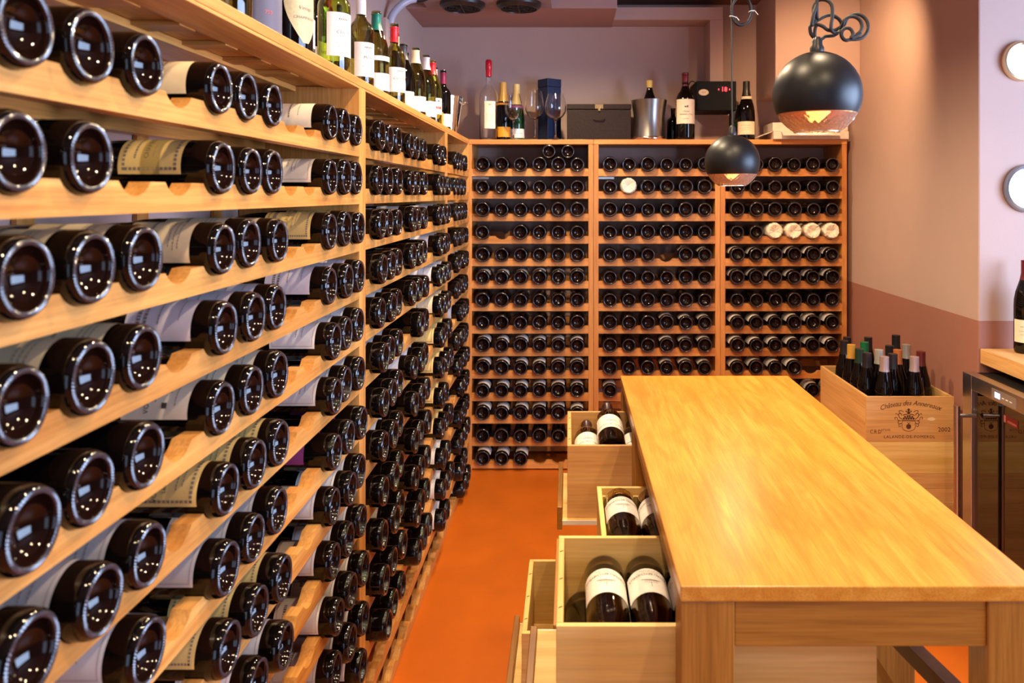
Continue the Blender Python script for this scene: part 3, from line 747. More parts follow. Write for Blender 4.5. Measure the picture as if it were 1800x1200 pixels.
# magnum
def mag(R=.05, H=.36): return [(R, .014), (R, .205), (R*.96, .222), (R*.82, .245), (R*.55, .262), (.0215, .275), (.0175, .29), (.0165, .345), (.0185, .347), (.0185, .355), (.0165, H), (0, H)]
mg = MB().lathe(punt(.05)[7:]+mag(), 44).obj('magnum_bottle', M_dark, smooth=1, loc=(at(1204.5, 4.13), 4.13, zt))
tag(mg, 'large magnum wine bottle with cream chateau label and dark red capsule', 'wine bottle', EG)
MB().lathe([(.0182, .285), (.0172, .30), (.0172, .346), (.019, .348), (.019, .358), (0, .3605)], 28).obj('foil_capsule', foil((110, 24, 36)), mg, smooth=1)
l = put('label', label_mesh(.05, .085, .215, 1.25, 'pale'), mg, rot=(0, 0, -PI/2-.05))
put('lettering', print_mesh('magnum', .05, .085, .215, 1.25, [('Château', .011, .50, 0, .3), ('Ferrande d\'Yon', .012, .38, 0, .3), ('~.25', .003, .2, 2, 0)], None, 'house'), l)
# champagne bottle behind the far lamp cord
standing('champagne_bottle', 'dark champagne bottle with pale pink label beside the cardboard boxes', at(1312, 4.16), 4.16, zt, 'champ', M_dark, (40, 36, 34), [('pale', .03, .10, 1.3, small, None), ('pale', .222, .236, 2.0, None, None)], -PI/2-.35, EG, capz=(.24, .306), solid=True, closed=True, cat='champagne', R=.046)
cn = thing('bottle_carton', 'small dark carton with red yellow and green print beside the champagne bottle', 'carton', (at(1293, 4.26), 4.26, zt))
MB().box(-.03, .03, -.03, .03, 0, .2).obj('carton_body', mat('dark_carton', lin(34, 30, 26), .5), cn, bevel=.001)
mb = MB(); rnd = random.Random(2)
for i in range(26): 
    u = rnd.uniform(-.026, .02); v = rnd.uniform(.01, .12); mb.box(u, u+.006, -.0312, -.0302, v, v+.006, rnd.randrange(3))
mb.obj('printed_pattern', [mat('c_red', lin(190, 40, 60), .5), mat('c_yel', lin(210, 180, 50), .5), mat('c_grn', lin(40, 110, 50), .5)], cn)
# electronic controller
t = thing('climate_controller', 'black wall controller with red digits and oval sticker under the duct', 'controller', (at(1256, 4.2), 4.2, 1.905))
MB().box(-.108, .108, -.05, .17, 0, .158).obj('casing', mat('controller_black', (.003, .003, .004, 1), .55, spec=.15), t, bevel=.004)
MB().box(.005, .075, -.052, -.05, .095, .132).obj('display', mat('display_black', (.01, .005, .005, 1), .15), t)
mb = MB(); add_text(mb, '18', .034, lambda x, y: (.042+x, -.0525, .1135+y))
for q in (-1, 1): mb.box(.042+q*.029-.002, .042+q*.029+.002, -.0526, -.0524, .110, .117)
mb.obj('digits', mat('led_red', (1, .02, .02, 1), .5, emit=6, ecol=(1, .02, .03, 1)), t)
b = len([]); mb = MB(); mb.prism([(.027*math.cos(2*PI*i/24), .017*math.sin(2*PI*i/24)) for i in range(24)][::-1], lambda u, v, q: (-.068+u, -.0503-.0008*q, .098+v))
st = mb.obj('sticker', mat('sticker_cream', lin(225, 200, 165), .5), t)
mb = MB(); add_text(mb, 'IGV', .014, lambda x, y: (-.068+x, -.0516, .098+y), .3); mb.obj('lettering', M_inkg, st)
MB().tube(catmull([(-.1, 0, .155), (-.125, 0, .165), (-.14, .03, .14), (-.15, .1, .06), (-.15, .15, 0)]), .003).obj('cable', M_blk, t, smooth=1)
# flattened cardboard boxes
M_card = mat('white_card', lin(226, 212, 198), .7, noise=.05, nscale=40)
t = thing('cardboard_box', 'flattened white cardboard box lying open on end rack by the tan wall', 'cardboard box', (1.245, 4.05, zt))
MB().box(-.17, .225, 0, .25, 0, .042).obj('box_body', M_card, t, bevel=.002)
MB().prism([(0, 0), (.003, 0), (.003, .10), (0, .10)], lambda u, v, q: (-.17-v*.8, .02+.2*q, .04+u-v*.3)).obj('side_flap', M_card, t)
MB().prism([(0, 0), (.003, 0), (.003, .06), (0, .06)], lambda u, v, q: (-.13+.3*q, -v*.62, .0415+u-v*.42)).obj('front_flap', M_card, t)
t = thing('cardboard_box', 'shallow white carton stacked upon the flattened cardboard box', 'cardboard box', (1.225, 4.09, zt+.046))
MB().box(-.145, .255, 0, .2, 0, .045).obj('box_body', M_card, t, bevel=.002)
MB().box(-.145, -.06, -.003, -.0005, .0, .044).obj('tuck_flap', M_card, t)

# ------------------------------------------------------------------ ventilation unit, conduit
t = thing('ventilation_unit', 'grey ceiling ventilation panel with two round black grilles beside the soffit', 'ventilation unit', (-.39, 3.74, 2.40))
MB().box(-.33, .305, -.19, .189, 0, .1295).obj('panel', mat('unit_grey', lin(150, 130, 132), .6), t, bevel=.003)
M_gr = mat('grille_black', (.02, .015, .012, 1), .35)
for x in (-.137, .142):
    g = MB().lathe([(.0, -.012), (.085, -.012), (.088, -.03), (.094, -.03), (.11, -.016), (.112, 0), (0, 0)], 40).obj('round_grille', M_gr, t, smooth=.7, loc=(x, .08, 0))
    for r in (.03, .048, .066, .08):
        MB().tube([(r*math.cos(2*PI*i/28), r*math.sin(2*PI*i/28), -.026) for i in range(28)], .0025, 6, True).obj('grille_ring', M_gr, g, smooth=1)
    for a in range(4):
        c, s_ = math.cos(a*PI/4), math.sin(a*PI/4); MB().tube([(-.09*c, -.09*s_, -.028), (.09*c, .09*s_, -.028)], .002, 6).obj('grille_bar', M_gr, g)
p0 = Vector((-.80, 3.44, 2.2)); pts = catmull([(-.80, 3.44, 2.15), (-.795, 3.45, 2.24), (-.765, 3.48, 2.30), (-.73, 3.50, 2.332), (-.70, 3.52, 2.345)], 10)
cd = thing('flexible_conduit', 'grey flexible conduit curving from the left wall to the ventilation panel', 'conduit', (0, 0, 0))
mb = MB(); mb.tube(pts, .017, 12)
for i in range(0, len(pts)-1, 1): pass
mb.obj('grey_hose', mat('hose_grey', lin(176, 176, 190), .35), cd, smooth=1)
MB().tube(catmull([pts[-1], (-.675, 3.535, 2.352), (-.655, 3.545, 2.365), (-.65, 3.552, 2.399)], 8), .0185, 12).obj('black_connector', M_blk, cd, smooth=1)

# ------------------------------------------------------------------ pendant lamps
M_shade = mat('matt_black_shade', (.004, .004, .005, 1), .41, spec=.35)
M_gold = mat('shade_gold_lining', (.9, .55, .22, 1), .3, metal=1)
M_cut = mat('cut_glass', (.82, .62, .45, 1), .05, trans=.85, ior=1.16)
M_bulb = mat('bulb_glow', (1, .75, .4, 1), .4, emit=2.6, ecol=(1, .55, .18, 1))
def pendant(label, X, Y, Z, R, cord, power):
    t = thing('pendant_lamp', label, 'pendant lamp', (X, Y, Z), group='black globe pendant lamps')
    N = 22; a0 = math.asin(.44)
    out = [(R*math.cos(a), R*math.sin(a)) for a in [-a0+(PI/2+a0)*i/N for i in range(N+1)]]
    out[-1] = (.012, R)
    inn = [(r-.0025, z-.0015) for r, z in out][::-1]
    mis = [0]*N+[0]+[1]*N
    MB().lathe(out+inn, 64, mis=mis).obj('shade', [M_shade, M_gold], t, smooth=1)
    a1 = math.asin(.87); mb = MB(); n = 60; rows = []
    k = 6
    prof = [(R*.985*math.cos(a), -R*.985*math.sin(a)) for a in [a0+(a1-a0)*i/k for i in range(k+1)]]
    b = 0
    for i, (r, z) in enumerate(prof):
        rows.append([((r+(.0012 if (i+j) % 2 else 0))*math.cos(2*PI*j/n), (r+(.0012 if (i+j) % 2 else 0))*math.sin(2*PI*j/n), z) for j in range(n+1)])
    mb.grid(rows[::-1])
    rin = [[(x*.955, y*.955, z) for x, y, z in r] for r in rows]
    mb.grid(rin)
    mb.obj('cut_glass_collar', M_cut, t)
    MB().lathe([(R*.52, -R*.865), (R*.47, -R*.865), (R*.47, -R*.855), (R*.52, -R*.855), (R*.52, -R*.865)], 48).obj('rim', M_steel, t, smooth=.6)
    MB().lathe([(0, -R*.62), (R*.16, -R*.58), (R*.26, -R*.40), (R*.27, -R*.25), (R*.17, 0), (R*.15, R*.2), (0, R*.2)], 28).obj('bulb', M_bulb, t, smooth=1)
    MB().lathe([(R*.17, R*.2), (R*.19, R*.22), (R*.19, R*.7), (0, R*.7)][0:4], 24).obj('bulb_holder', M_blk, t, smooth=.6)
    MB().lathe([(.014, R-.002), (.0145, R+.008), (.011, R+.014), (.011, R+.022), (.0065, R+.03), (0, R+.03)], 20).obj('cord_grip', M_blk, t, smooth=.7)
    cord(t, R)
    light('pendant_light', 'SPOT', (X, Y, Z-R*.6), power, (1, .66, .34), spot_size=math.radians(150), spot_blend=.6, shadow_soft_size=.025)
    return t
M_cord = mat('black_cloth_cord', (.016, .014, .014, 1), .6, bump=.3, nscale=400)
def cord_knot(t, R):
    d = 1.595; s = d/F; o = t.location
    def q(x, y, dz=0): v = P(x, y, d+dz)-o; return v
    def cq(cx, cy, rx, ry, a0, a1, n, z0=0, z1=0):
        return [q(cx+rx*math.cos(math.radians(a0+(a1-a0)*i/n)), cy+ry*math.sin(math.radians(a0+(a1-a0)*i/n)), z0+(z1-z0)*i/n) for i in range(n+1)]
    pts = [q(1433, 92), q(1433, 72)] + [q(1432, 56, -.004), q(1436, 44, -.008)]
    pts += [q(1446, 46, -.012), q(1456, 53, -.006), q(1470, 52, .006), q(1482, 44, .012)]          # across, into the right-hand coil
    pts += cq(1505, 47, 21, 22, 190, 440, 10, .012, -.004) + cq(1489, 60, 10, 11, 60, 400, 9, -.006, -.016)
    pts += [q(1512, 60, -.014)] + cq(1498, 46, 17, 17, 60, -170, 8, -.012, -.004) + [q(1474, 56, .01), q(1466, 62, .012)]
    pts += cq(1440, 52, 16, 17, 45, 205, 6, .012, .008) + [q(1440, 34, .01), q(1458, 26.5, .012), q(1474, 33, .012), q(1480, 46, .01), q(1472, 58, -.002), q(1461, 52, -.012)]
    pts += [q(1463, 28, -.012), q(1462, 10, -.01), q(1454, 1, -.006), q(1440, 0, .0), q(1431, 10, .006), q(1430, 24, .004), q(1433, 36, -.004), q(1427, 44, -.01), q(1430, 26, -.012), q(1435, 10, -.01), q(1436, -8, -.004)]
    top = Vector((q(1436, 0).x, 0, CEIL-o.z-.004)); pts += [Vector((top.x, 0, top.z*.9)), top]
    MB().tube([Vector((0, 0, R+.028)), q(1433, 92)], .003, 8).obj('cord_stem', M_cord, t, smooth=1)
    MB().tube(catmull(pts, 8), .0037, 8).obj('knotted_cord', M_cord, t, smooth=1)
    MB().lathe([(0, 0), (.04, 0), (.04, -.02), (0, -.022)][::-1], 24).obj('ceiling_rose', M_blk, t, smooth=.6, loc=(top.x, 0, CEIL-o.z))
def cord_coil(t, R):
    o = t.location; d = o.y
    base = Vector((0, 0, R+.028)); v = P(1286, 40, d)-o; v.y = 0
    MB().tube([base, Vector((v.x*.6, 0, v.z*.55)), v, Vector((v.x, 0, CEIL-o.z-.004))], .0024, 8).obj('cord', M_cord, t, smooth=1)
    c = P(1303.5, 19, d)-o; pts = []
    for i in range(4*28+1):
        a = 2*PI*i/28+PI; r = .038+.003*math.sin(i*.37); pts.append((c.x+r*.86*math.cos(a), -.008+.004*(i/28), c.z+r*1.2*math.sin(a)))
    MB().tube(pts, .0024, 6).obj('cord_coil', M_cord, t, smooth=1)
    M_tie = mat('white_zip_tie', (.8, .8, .8, 1), .4)
    for (x, y, a) in ((1321, 20, .3), (1288, 30, -.5)):
        p = P(x, y, d)-o; p.y = 0
        z = MB().tube([(p.x+.010*math.cos(2*PI*i/16)*1.0, .010*math.sin(2*PI*i/16), p.z+.006*math.cos(2*PI*i/16)*math.sin(a)) for i in range(16)], .0011, 6, True).obj('zip_tie', M_tie, t, smooth=1)
        MB().tube([(p.x+.009, -.008, p.z), (p.x+.018, -.014, p.z-.014)], .001, 6).obj('zip_tie', M_tie, t)
    MB().lathe([(0, 0), (.04, 0), (.04, -.02), (0, -.022)][::-1], 24).obj('ceiling_rose', M_blk, t, smooth=.6, loc=(v.x, 0, CEIL-o.z))
q = P(1436, 167, 1.595); pendant('black globe pendant lamp hung on a thick knotted cord', q.x, q.y, q.z, .0895, cord_knot, 15)
q = P(1287, 285, 2.516); pendant('black globe pendant lamp hung on a straight cord with a tied coil', q.x, q.y, q.z, .089, cord_coil, 15)

# ------------------------------------------------------------------ tasting table
TX0, TX1, TY0, TY1, TH = .157, .668, 1.085, 2.352, .900
t = thing('tasting_table', 'high golden oak tasting table with thick worn top', 'table', (TX0, TY0, 0))
W, Ln = TX1-TX0, TY1-TY0
M_top = wood('table_top_oak', TT_A, TT_B, 'y', rough=.30, streak=.4, stain=lin(190, 118, 34), coat=.25, scale=1.6)
MB().box(0, W, 0, Ln, TH-.022, TH).obj('table_top', M_top, t, bevel=.002)
lw = .076
for (x, y, dx, dy) in ((.001, .003, lw, .055), (W-lw-.001, .003, lw, .055), (.001, .795, .06, .058), (W-.077, .400, .076, .06), (.001, Ln-.062, .06, .058), (W-.062, Ln-.062, .06, .058)):
    MB().box(x, x+dx, y, y+dy, 0, TH-.0225).obj('leg', tblw('z'), t, bevel=.002)
MB().box(lw+.0015, W-lw-.0015, .006, .03, TH-.088, TH-.0225).obj('apron', tblw('x'), t, bevel=.0015)
MB().box(.064, W-.064, Ln-.04, Ln-.016, TH-.088, TH-.0225).obj('apron', tblw('x'), t, bevel=.0015)
for (a, b) in ((.0585, .7945), (.8535, Ln-.0625)): MB().box(.008, .028, a, b, TH-.07, TH-.0225).obj('apron', tblw('y'), t, bevel=.0015)
for (a, b) in ((.0585, .3995), (.4605, Ln-.0625)): MB().box(W-.028, W-.008, a, b, TH-.07, TH-.0225).obj('apron', tblw('y'), t, bevel=.0015)
MB().prism([(0, 0), (.026, 0), (.026, .03), (0, .03)], lambda u, v, q: (W-.062+u+.0*q, .4-.34*q, .60+v+.05*q)).obj('stretcher', wood('dark_brace', lin(70, 40, 24), lin(96, 58, 36), 'y'), t)
for zz in (.600, .385):
    MB().box(.062, .40, .06, .792, zz, zz+.014).obj('shelf_board', tblw('y'), t); MB().box(.062, .40, .856, Ln-.064, zz, zz+.014).obj('shelf_board', tblw('y'), t)
for (x, z) in ((.018, TH-.033),): MB().lathe([(0, -.003), (.004, -.0025), (.005, 0)], 16).obj('screw', M_steel, t, smooth=1, loc=(x, .0028, z), rot=(PI/2, 0, 0))

# sliding trays that carry the crates
M_white = mat('white_edge', lin(235, 225, 210), .45)
def tray(label, x0, x1, y0, y1, z, lip_z):
    t = thing('sliding_tray', label, 'tray', (x0, y0, z), group='sliding crate trays')
    MB().box(.0135, x1-x0, .004, y1-y0-.004, 0, .011).obj('tray_board', pine('x'), t, bevel=.001)
    MB().box(0, .013, 0, y1-y0, -.012, lip_z-z).obj('tray_lip', tblw('y'), t, bevel=.0015)
    MB().box(.0135, x1-x0, 0, .0035, 0, .0108).obj('tray_edge', M_white, t)
    MB().box(.0135, x1-x0, y1-y0-.0035, y1-y0, 0, .0108).obj('tray_edge', M_white, t)
tray('crate tray with a light wood lip pulled out under the nearest bottle crate', -.073, .44, 1.15, 1.4665, .6145, .632)
tray('crate tray pulled out under the crate with an inner divider', -.03, .44, 1.4685, 1.84, .6145, .632)
tray('crate tray with white edge pulled out at the end of the table', -.030, .44, 1.955, 2.2895, .6145, .660)
tray('low crate tray beneath the table on the lower shelf', -.132, .40, 1.54, 1.875, .3995, .43)

# ------------------------------------------------------------------ crates
M_nail = mat('nail_head', (.05, .04, .035, 1), .5)
def crate(label, x0, x1, y0, y1, z0, z1, pm=pine, pm2=None, tk=.0105, nails=True, planks=1, group='wooden wine crates'):
    t = thing('wine_crate', label, 'crate', (x0, y0, z0), group=group)
    W, D, H = x1-x0, y1-y0, z1-z0; pm2 = pm2 or pm
    for yy in (0, D-tk):
        for q in range(planks):
            a, b = H*q/planks, H*(q+1)/planks-(.001 if q < planks-1 else 0)
            e = MB().box(0, W, yy, yy+tk, a, b).obj('end_board', pm('x'), t, bevel=.001)
    for xx in (0, W-tk): MB().box(xx, xx+tk, tk+.0003, D-tk-.0003, 0, H).obj('side_board', pm2('y'), t, bevel=.001)
    MB().box(tk+.0003, W-tk-.0003, tk+.0003, D-tk-.0003, .001, .01).obj('base_board', pm2('y'), t)
    if nails:
        nm = MB().lathe([(0, -.0008), (.0022, -.0006), (.0026, 0)], 10).mesh('nail', M_nail, smooth=2)
        for xx in (.006, W-.006):
            for q in range(3): put('nail', nm, t, loc=(xx, 0, H*(.18+.32*q)), rot=(PI/2, 0, 0))
        for q in range(3): put('nail', nm, t, loc=(0, D*(.12+.3*q), H*.3), rot=(0, -PI/2, 0))
        for yy in (.05, .14, .24):       # staples along the rim
            MB().tube([(.003, yy, H), (.004, yy+.002, H+.0008), (.008, yy+.004, H+.0008), (.0085, yy+.005, H)], .0006, 5).obj('staple', M_nail, t)
    return t
ZA = .6258
crate('open pine crate at the table front with two upside-down white chateau labels', -.019, .461, 1.155, 1.463, ZA, .805)
c2 = crate('open pine crate with inner divider at the middle of the table',   .066, .43, 1.470, 1.825, ZA, .762, nails=False)
MB().box(.0108, .353, .298, .305, .0105, .134).obj('divider', pine('x'), c2, bevel=.001)
crate('tan wooden crate at the far end of the table with leaning bottles', -.004, .44, 1.972, 2.2885, ZA, .810, pineb)
crate('empty pine crate on the low tray beneath the table', -.095, .385, 1.548, 1.864, .4108, .571)
# bottles in the crates (lying, necks towards the camera)
CH = {}
def chateau(label, X, Y, Z, pitch=0, face=0.0, flip=True, yaw=0.0, R=.0365, group='chateau bottles in the crates'):
    if R not in CH:
        out = [(r, z) for r, z in bord(R)]
        body = hollow(bord, R, M_brown, 44)
        # wine: inner volume levelled off
        pr = [(0, .027), (R*.5, .023), (R*.84, .012), (R-.0042, .016), (R-.0042, .185), ((R)*.92-.004, .197), (R*.72, .209), (.0145, .219), (.0105, .232), (.0098, .262), (0, .262)]
        mb = MB().lathe(pr, 36)
        CH[R] = (body, mb)
    body, wb = CH[R]
    o = put('chateau_bottle', body, loc=(X, Y, Z)); o.rotation_mode = 'QUATERNION'; o.scale = (1, 1, .94)
    ax = Vector((math.sin(yaw), -math.cos(yaw)*math.cos(pitch), math.sin(pitch))) if flip else Vector((math.sin(yaw), math.cos(yaw)*math.cos(pitch), math.sin(pitch)))
    up = Vector((0, 0, 1)); xl = (up-ax*up.dot(ax)).normalized(); yl = ax.cross(xl)
    o.rotation_quaternion = Matrix((xl, yl, ax)).transposed().to_quaternion()
    tag(o, label, 'wine bottle', group)
    v2 = [(min(x, R*.42), y, z) for x, y, z in wb.v]
    me = bpy.data.meshes.get('wine_fill') 
    if not me:
        m2 = MB(); m2.v = v2; m2.f = wb.f; m2.m = wb.m; me = m2.mesh('wine_fill', M_wine, smooth=.7)
    put('wine', me, o)
    MB_c = bpy.data.meshes.get('crate_capsule') or MB().lathe([(.0146, .238), (.0146, .284), (.016, .287), (.016, .295), (.0145, .3008), (0, .3012)], 24).mesh('crate_capsule', foil((48, 20, 26)), smooth=1)
    put('foil_capsule', MB_c, o)
    d = DES['chateau']
    l = put('label', label_mesh(R, d['z0'], d['z1'], d['half'], d['col']), o, rot=(0, 0, face))
    put('lettering', print_mesh('chateau', R, d['z0'], d['z1'], d['half'], d['lines'], d['border'], d['emblem'], d['band']), l)
    return o
YBASE = 1.4505
zl = ZA+.0105+.0368; zu = zl+.0675
for i in range(6): chateau('chateau bottle in the lower layer of the front crate, %s from the aisle' % ORD[i+1], .0285+i*.0745, YBASE+0, zl, face=-.5 if i else -1.5)
for i in range(5): chateau('white-labelled chateau bottle atop the front crate, %s from the aisle' % ORD[i+1], .0655+i*.0745, YBASE-.001, zu, face=[.0, -.1, .1, 0, .2][i])
for i in range(4):
    chateau('chateau bottle in the lower layer of the divided crate, %s from the aisle' % ORD[i+1], .1145+i*.0745, 1.7655, zl, face=-.4)
    chateau('white-labelled chateau bottle atop the divided crate, %s from the aisle' % ORD[i+1], .115+i*.0745, 1.7645, zl+.0743, face=[-.05, .2, .1, 0][i])
def lean(label, X, z, p, yaw=0, face=0):
    chateau(label, X, 1.9862+.0367*math.sin(p), z, pitch=p, flip=False, face=face, yaw=yaw)
for i in range(3): chateau('bottle in the lowest layer of the tan crate, %s from the aisle' % ORD[i+1], .0435+i*.0745, 1.9845, zl, flip=False)
lean('bottle with plain white label in the tan crate, nearest the aisle', .0515, zl+.0745, .10, 0)
lean('dark bottle lying highest in the tan crate, above its rim', .112, .794, .12, 0, .05)
lean('bottle in the tan crate nearest the table leg', .1745, zl+.0742, .10, .03, .3)

# stacked crates by the wall with printed chateau crest
cx0, cx1, cy0, cy1 = 1.118, 1.448, 2.9, 3.43
top = crate('printed pine crate full of upright bottles on the crate stack by the wall', cx0, cx1, cy0, cy1, .523, .693, pineb, nails=False, group='crates stacked by the wall')
crate('pale pine crate, second from the top of the stack by the wall', cx0, cx1, cy0, cy1, .405, .5225, pine, nails=False, group='crates stacked by the wall')
crate('darker two-plank crate, third from the top of the stack by the wall', cx0, cx1, cy0, cy1, .235, .4045, pineb, nails=False, planks=3, group='crates stacked by the wall')
crate('bottom crate of the stack by the wall', cx0, cx1, cy0, cy1, .0005, .2345, pineb, nails=False, planks=2, group='crates stacked by the wall')
M_burn = mat('burnt_print', lin(92, 48, 22), .7)
mb = MB(); yy = -.0006
pl = lambda u, v: (u, yy, v)
CXm = .165
def arc(x, y): 
    Rr = .33; a = x/Rr; return (CXm+(Rr+y)*math.sin(a), yy, .140-.33+(Rr+y)*math.cos(a)+.006)
add_text(mb, 'Château des Annereaux', .026, arc, .35, .95, 0, .235)
add_text(mb, 'LALANDE-DE-POMEROL', .0155, lambda x, y: pl(CXm-.003+x, .019+y), 0, 1.2, 0, .225)
add_text(mb, '2002', .024, lambda x, y: pl(.293+x, .046+y), 0, 1.0, 0, .056)
add_text(mb, 'C.R.D', .021, lambda x, y: pl(.035+x, .038+y), 0, 1.0, 0, .042)
add_text(mb, 'N°5105', .012, lambda x, y: pl(.073+x, .045+y), 0, 1.0, 0, .033)
# crest: shield outline, goblet, helm and scrolls
def stroke(pts, wd=.0016):
    p = [Vector(q) for q in catmull([(a, b, 0) for a, b in pts], 6)]; L1 = []; L2 = []
    for i, a in enumerate(p):
        tt = (p[min(i+1, len(p)-1)]-p[max(i-1, 0)]).normalized(); nn = Vector((-tt.y, tt.x, 0))*wd/2
        L1.append(pl(CXm-.006+a.x+nn.x, a.y+nn.y)); L2.append(pl(CXm-.006+a.x-nn.x, a.y-nn.y))
    mb.grid([L2, L1])
def disc(x, y, r, n=12):
    b = len(mb.v); mb.v += [pl(CXm-.006+x+r*math.cos(2*PI*i/n), y+r*math.sin(2*PI*i/n)) for i in range(n)]; mb.f.append([b+i for i in range(n)]); mb.m.append(0)
stroke([(-.024, .084), (-.025, .06), (-.020, .047), (0, .040), (.020, .047), (.025, .06), (.024, .084)])
stroke([(-.024, .080), (.024, .080)], .003); disc(0, .058, .0095, 14); stroke([(-.006, .074), (0, .070), (.006, .074)]); stroke([(0, .072), (0, .062)])
for k in range(5): disc(-.018+.009*k, .088, .0042); 
for k in range(4): disc(-.0135+.009*k, .0945, .0036)
stroke([(-.022, .100), (-.01, .104), (0, .098), (.01, .104), (.022, .100)], .003); disc(0, .110, .0062); disc(0, .121, .0052); disc(-.009, .115, .003); disc(.009, .115, .003)
for s in (-1, 1):
    stroke([(s*.024, .086), (s*.034, .092), (s*.038, .104), (s*.030, .108), (s*.026, .100)], .0026)
    stroke([(s*.028, .080), (s*.040, .082), (s*.044, .092), (s*.052, .092), (s*.05, .084)], .002)
    stroke([(s*.026, .070), (s*.036, .068), (s*.040, .076), (s*.034, .080)], .0024)
    stroke([(s*.028, .06), (s*.036, .058), (s*.037, .066)], .0018)
    stroke([(s*.018, .112), (s*.028, .118), (s*.036, .116), (s*.034, .110)], .0022)
    stroke([(s*.040, .1), (s*.046, .108), (s*.05, .102)], .0016)
mb.obj('burnt_print', M_burn, top)
mb = MB()
rnd = random.Random(4)
mb.prism([(.017*math.cos(2*PI*i/14)*rnd.uniform(.8, 1), .007*math.sin(2*PI*i/14)*rnd.uniform(.8, 1)) for i in range(14)][::-1], lambda u, v, q: (.245+u, -.0004*q-.0002, .086+v)).obj('label_residue', mat('paper_residue', lin(238, 210, 170), .7), top)
CB = [(1.207, 2.952, (196, 172, 168), 1), (1.322, 2.952, (200, 178, 172), 1), (1.168, 3.025, (34, 30, 32), 0), (1.262, 3.005, (36, 32, 34), 0), (1.240, 3.085, (205, 205, 198), 1), (1.392, 3.05, (96, 34, 30), 0), (1.168, 3.102, (28, 52, 38), 0),
      (1.314, 3.082, (176, 98, 44), 0), (1.318, 3.17, (32, 28, 30), 0), (1.168, 3.19, (190, 140, 52), 0), (1.243, 3.245, (20, 104, 60), 0), (1.168, 3.275, (30, 26, 28), 0), (1.212, 3.36, (34, 30, 30), 0), (1.302, 3.355, (34, 32, 34), 0), (1.395, 3.29, (28, 26, 30), 0), (1.396, 3.19, (190, 186, 182), 1)]
CN = ['rosy silver', 'silver-pink', 'matt black', 'glossy black', 'white and silver', 'dark red', 'dark green', 'copper', 'plain black', 'gold', 'bright green', 'narrow black', 'black and gold', 'black', 'tall black', 'bright silver']
for i, (x, y, c, mtl) in enumerate(CB):
    standing('wine_bottle', 'upright bottle with %s capsule in the printed crate by the wall' % CN[i], x, y, .5345, 'burg', M_dark, mat('crate_foil_%d' % i, lin(*c), .32, metal=.6*mtl), [], 0, 'bottles standing in the printed crate', R=.0362, H=1.07 if i == 14 else 1.0, capz=(.243, .3), solid=True, closed=True)

# ------------------------------------------------------------------ counter, wine fridge, mirrors
t = thing('counter_top', 'thick light oak counter top above the wine fridge', 'counter', (1.5, 1.2, .836))
MB().box(0.003, .62, 0, 1.62, 0, .054).obj('top_board', wood('counter_oak', lin(206, 150, 86), lin(232, 184, 120), 'y'), t, bevel=.003)
for y in (.02, 1.55):
    MB().box(.55, .60, y, y+.05, -.836, 0).obj('support_leg', tblw('z'), t, bevel=.002)
FX, FY0, FY1, FH = 1.42, 2.19, 2.783, .816
t = thing('wine_fridge', 'black wine fridge with steel-framed glass door under the counter', 'wine fridge', (FX, FY0, 0))
D = FY1-FY0; M_fb = mat('fridge_black', (.012, .012, .013, 1), .4)
MB().box(.045, .60, 0, .012, .02, FH-.006).box(.045, .60, D-.012, D, .02, FH-.006).box(.59, .60, .012, D-.012, .02, FH-.006).box(.045, .60, 0, D, FH-.018, FH-.006).box(.045, .6, 0, D, .0, .04).obj('cabinet', M_fb, t, bevel=.001)
dr = MB().box(0, .04, 0, .06, .05, FH).box(0, .04, D-.06, D, .05, FH).box(0, .04, .06, D-.06, FH-.052, FH).box(0, .04, .06, D-.06, .05, .10).obj('door', M_steel, t, bevel=.002)
g = bpy.data.materials.new('tinted_door_glass'); g.use_nodes = True; nt = g.node_tree; nt.nodes.clear()
o_ = nt.nodes.new('ShaderNodeOutputMaterial'); mx = nt.nodes.new('ShaderNodeMixShader'); tr = nt.nodes.new('ShaderNodeBsdfTransparent'); gl = nt.nodes.new('ShaderNodeBsdfGlossy'); fr = nt.nodes.new('ShaderNodeFresnel')
tr.inputs[0].default_value = (.62, .58, .52, 1); gl.inputs['Roughness'].default_value = .01; fr.inputs[0].default_value = 2.3
nt.links.new(fr.outputs[0], mx.inputs[0]); nt.links.new(tr.outputs[0], mx.inputs[1]); nt.links.new(gl.outputs[0], mx.inputs[2]); nt.links.new(mx.outputs[0], o_.inputs[0])
pn = MB().box(.012, .016, .058, D-.058, .098, FH-.05).obj('glass_pane', g, dr)
MB().box(.018, .03, .062, .075, .1, FH-.053).box(.018, .03, D-.075, D-.062, .1, FH-.053).box(.018, .03, .062, D-.062, FH-.066, FH-.053).obj('gasket', M_blk, dr)
hn = MB().tube([(-.066, D-.09, .12), (-.066, D-.09, FH-.10)], .011, 16).obj('handle', M_steel, dr, smooth=1)
for z in (.17, FH-.135): MB().tube([(-.066, D-.09, z), (.0, D-.09, z)], .007, 12).obj('handle_bracket', M_steel, hn, smooth=1)
cp = MB().box(-.002, .001, D-.335, D-.195, FH-.045, FH-.012).obj('control_panel', mat('panel_silver', lin(170, 160, 150), .3, metal=.6), dr)
MB().box(-.0028, -.0018, D-.245, D-.215, FH-.038, FH-.02).obj('display', mat('display_blue', (.1, .15, .9, 1), .4, emit=4, ecol=(.25, .35, 1, 1)), cp)
for q in range(3): MB().box(-.0028, -.0018, D-.27-q*.022, D-.257-q*.022, FH-.032, FH-.029).obj('button', mat('button_white', (.8, .8, .8, 1), .4), cp)
sk = MB().box(.0105, .0118, D-.325, D-.245, FH-.112, FH-.086).obj('sticker', mat('sticker_red', lin(96, 18, 20), .45), dr)
mb = MB()
for q in range(7): mb.box(.0099, .0104, D-.318+q*.0075, D-.313+q*.0075, FH-.107, FH-.1)
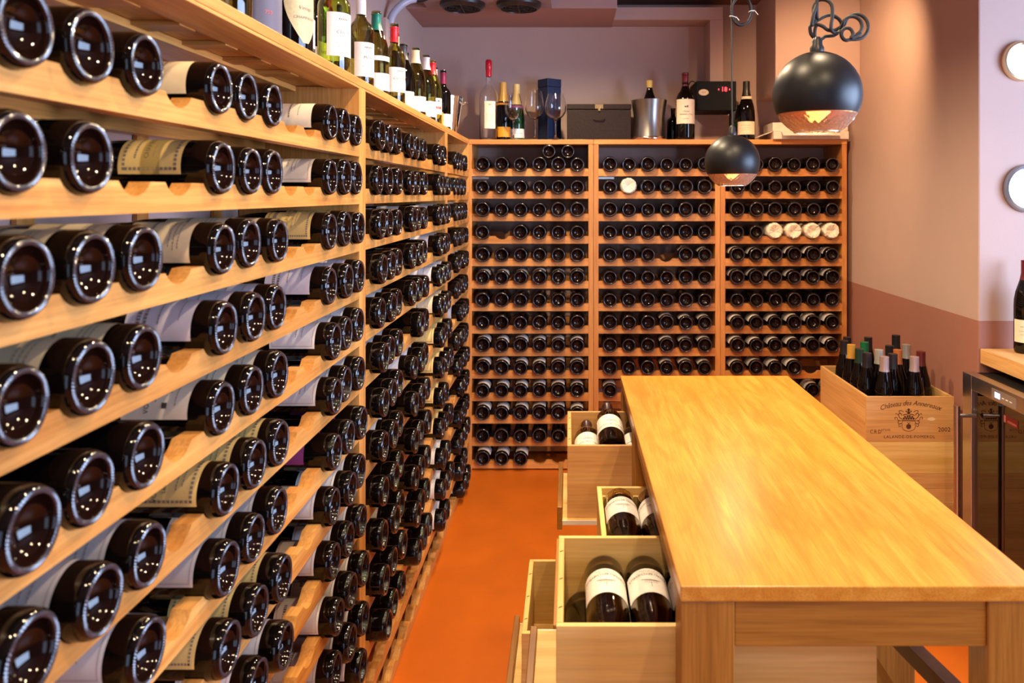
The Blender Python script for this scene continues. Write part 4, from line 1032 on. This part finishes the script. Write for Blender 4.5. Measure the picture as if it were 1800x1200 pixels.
mb.box(.0099, .0104, D-.258, D-.247, FH-.110, FH-.088)
mb.obj('print', mat('sticker_print', lin(160, 90, 76), .5), sk)['kind'] = 'stuff'
for z in (.2, .34, .48, .62): MB().box(.06, .57, .015, D-.015, z, z+.012).obj('shelf', wood('fridge_shelf', lin(150, 104, 60), lin(176, 126, 78), 'y'), t)
for k, z in enumerate((.212, .352, .492, .632)):
    for i, yy in enumerate((.12, .22, .32, .42)):
        o = put('fridge_bottle', bottle_mesh('bord', 40, False, .0375), loc=(FX+.52, FY0+yy+.02, z+.038), rot=(0, -PI/2, 0))
        # necks towards the door
        tag(o, 'bottle lying in wine fridge, %s shelf up, %s from the door handle' % (ORD[k+1], ORD[4-i]), 'wine bottle', 'bottles inside the wine fridge')
        MB_c = bpy.data.meshes.get('fridge_capsule') or MB().lathe([(.0146, .24), (.0146, .284), (.016, .287), (.016, .295), (.0145, .3008), (0, .3012)], 20).mesh('fridge_capsule', foil((200, 160, 60), .6), smooth=1)
        put('foil_capsule', MB_c, o)
standing('wine_bottle', 'dark wine bottle with cream label standing on the oak counter', 1.628, 2.745, .8904, 'burg', M_dark, (96, 22, 34), [('pale', .04, .12, 1.3, small, None)], -PI/2-.35, None, R=.0405, H=1.1, capz=(.235, .3), solid=True, closed=True)
def mirror(label, X, Z, R, rim, plate):
    o = thing('round_mirror', label, 'mirror', (X, 2.8248, Z))
    MB().lathe([(R*.80, .012), (R*.86, .022), (R*.95, .020), (R, .008), (R, 0), (0, 0)][::-1], 56).obj('frame', rim, o, smooth=.9, rot=(PI/2, 0, 0))
    MB().lathe([(0, .0125), (R*.5, .0128), (R*.81, .0125)][::-1], 48).obj('mirror_glass', plate, o, smooth=3.2, rot=(PI/2, 0, 0))
M_mir = mat('mirror_silver', (.92, .93, .95, 1), .22, metal=1)
mirror('small round mirror with gold frame on the pale wall', 1.655, 1.94, .074, mat('gold_frame', (.85, .62, .35, 1), .3, metal=1), M_mir)
mirror('larger round mirror with dark silver frame on the pale wall', 1.675, 1.475, .088, mat('dark_silver', (.35, .35, .36, 1), .3, metal=1), M_mir)
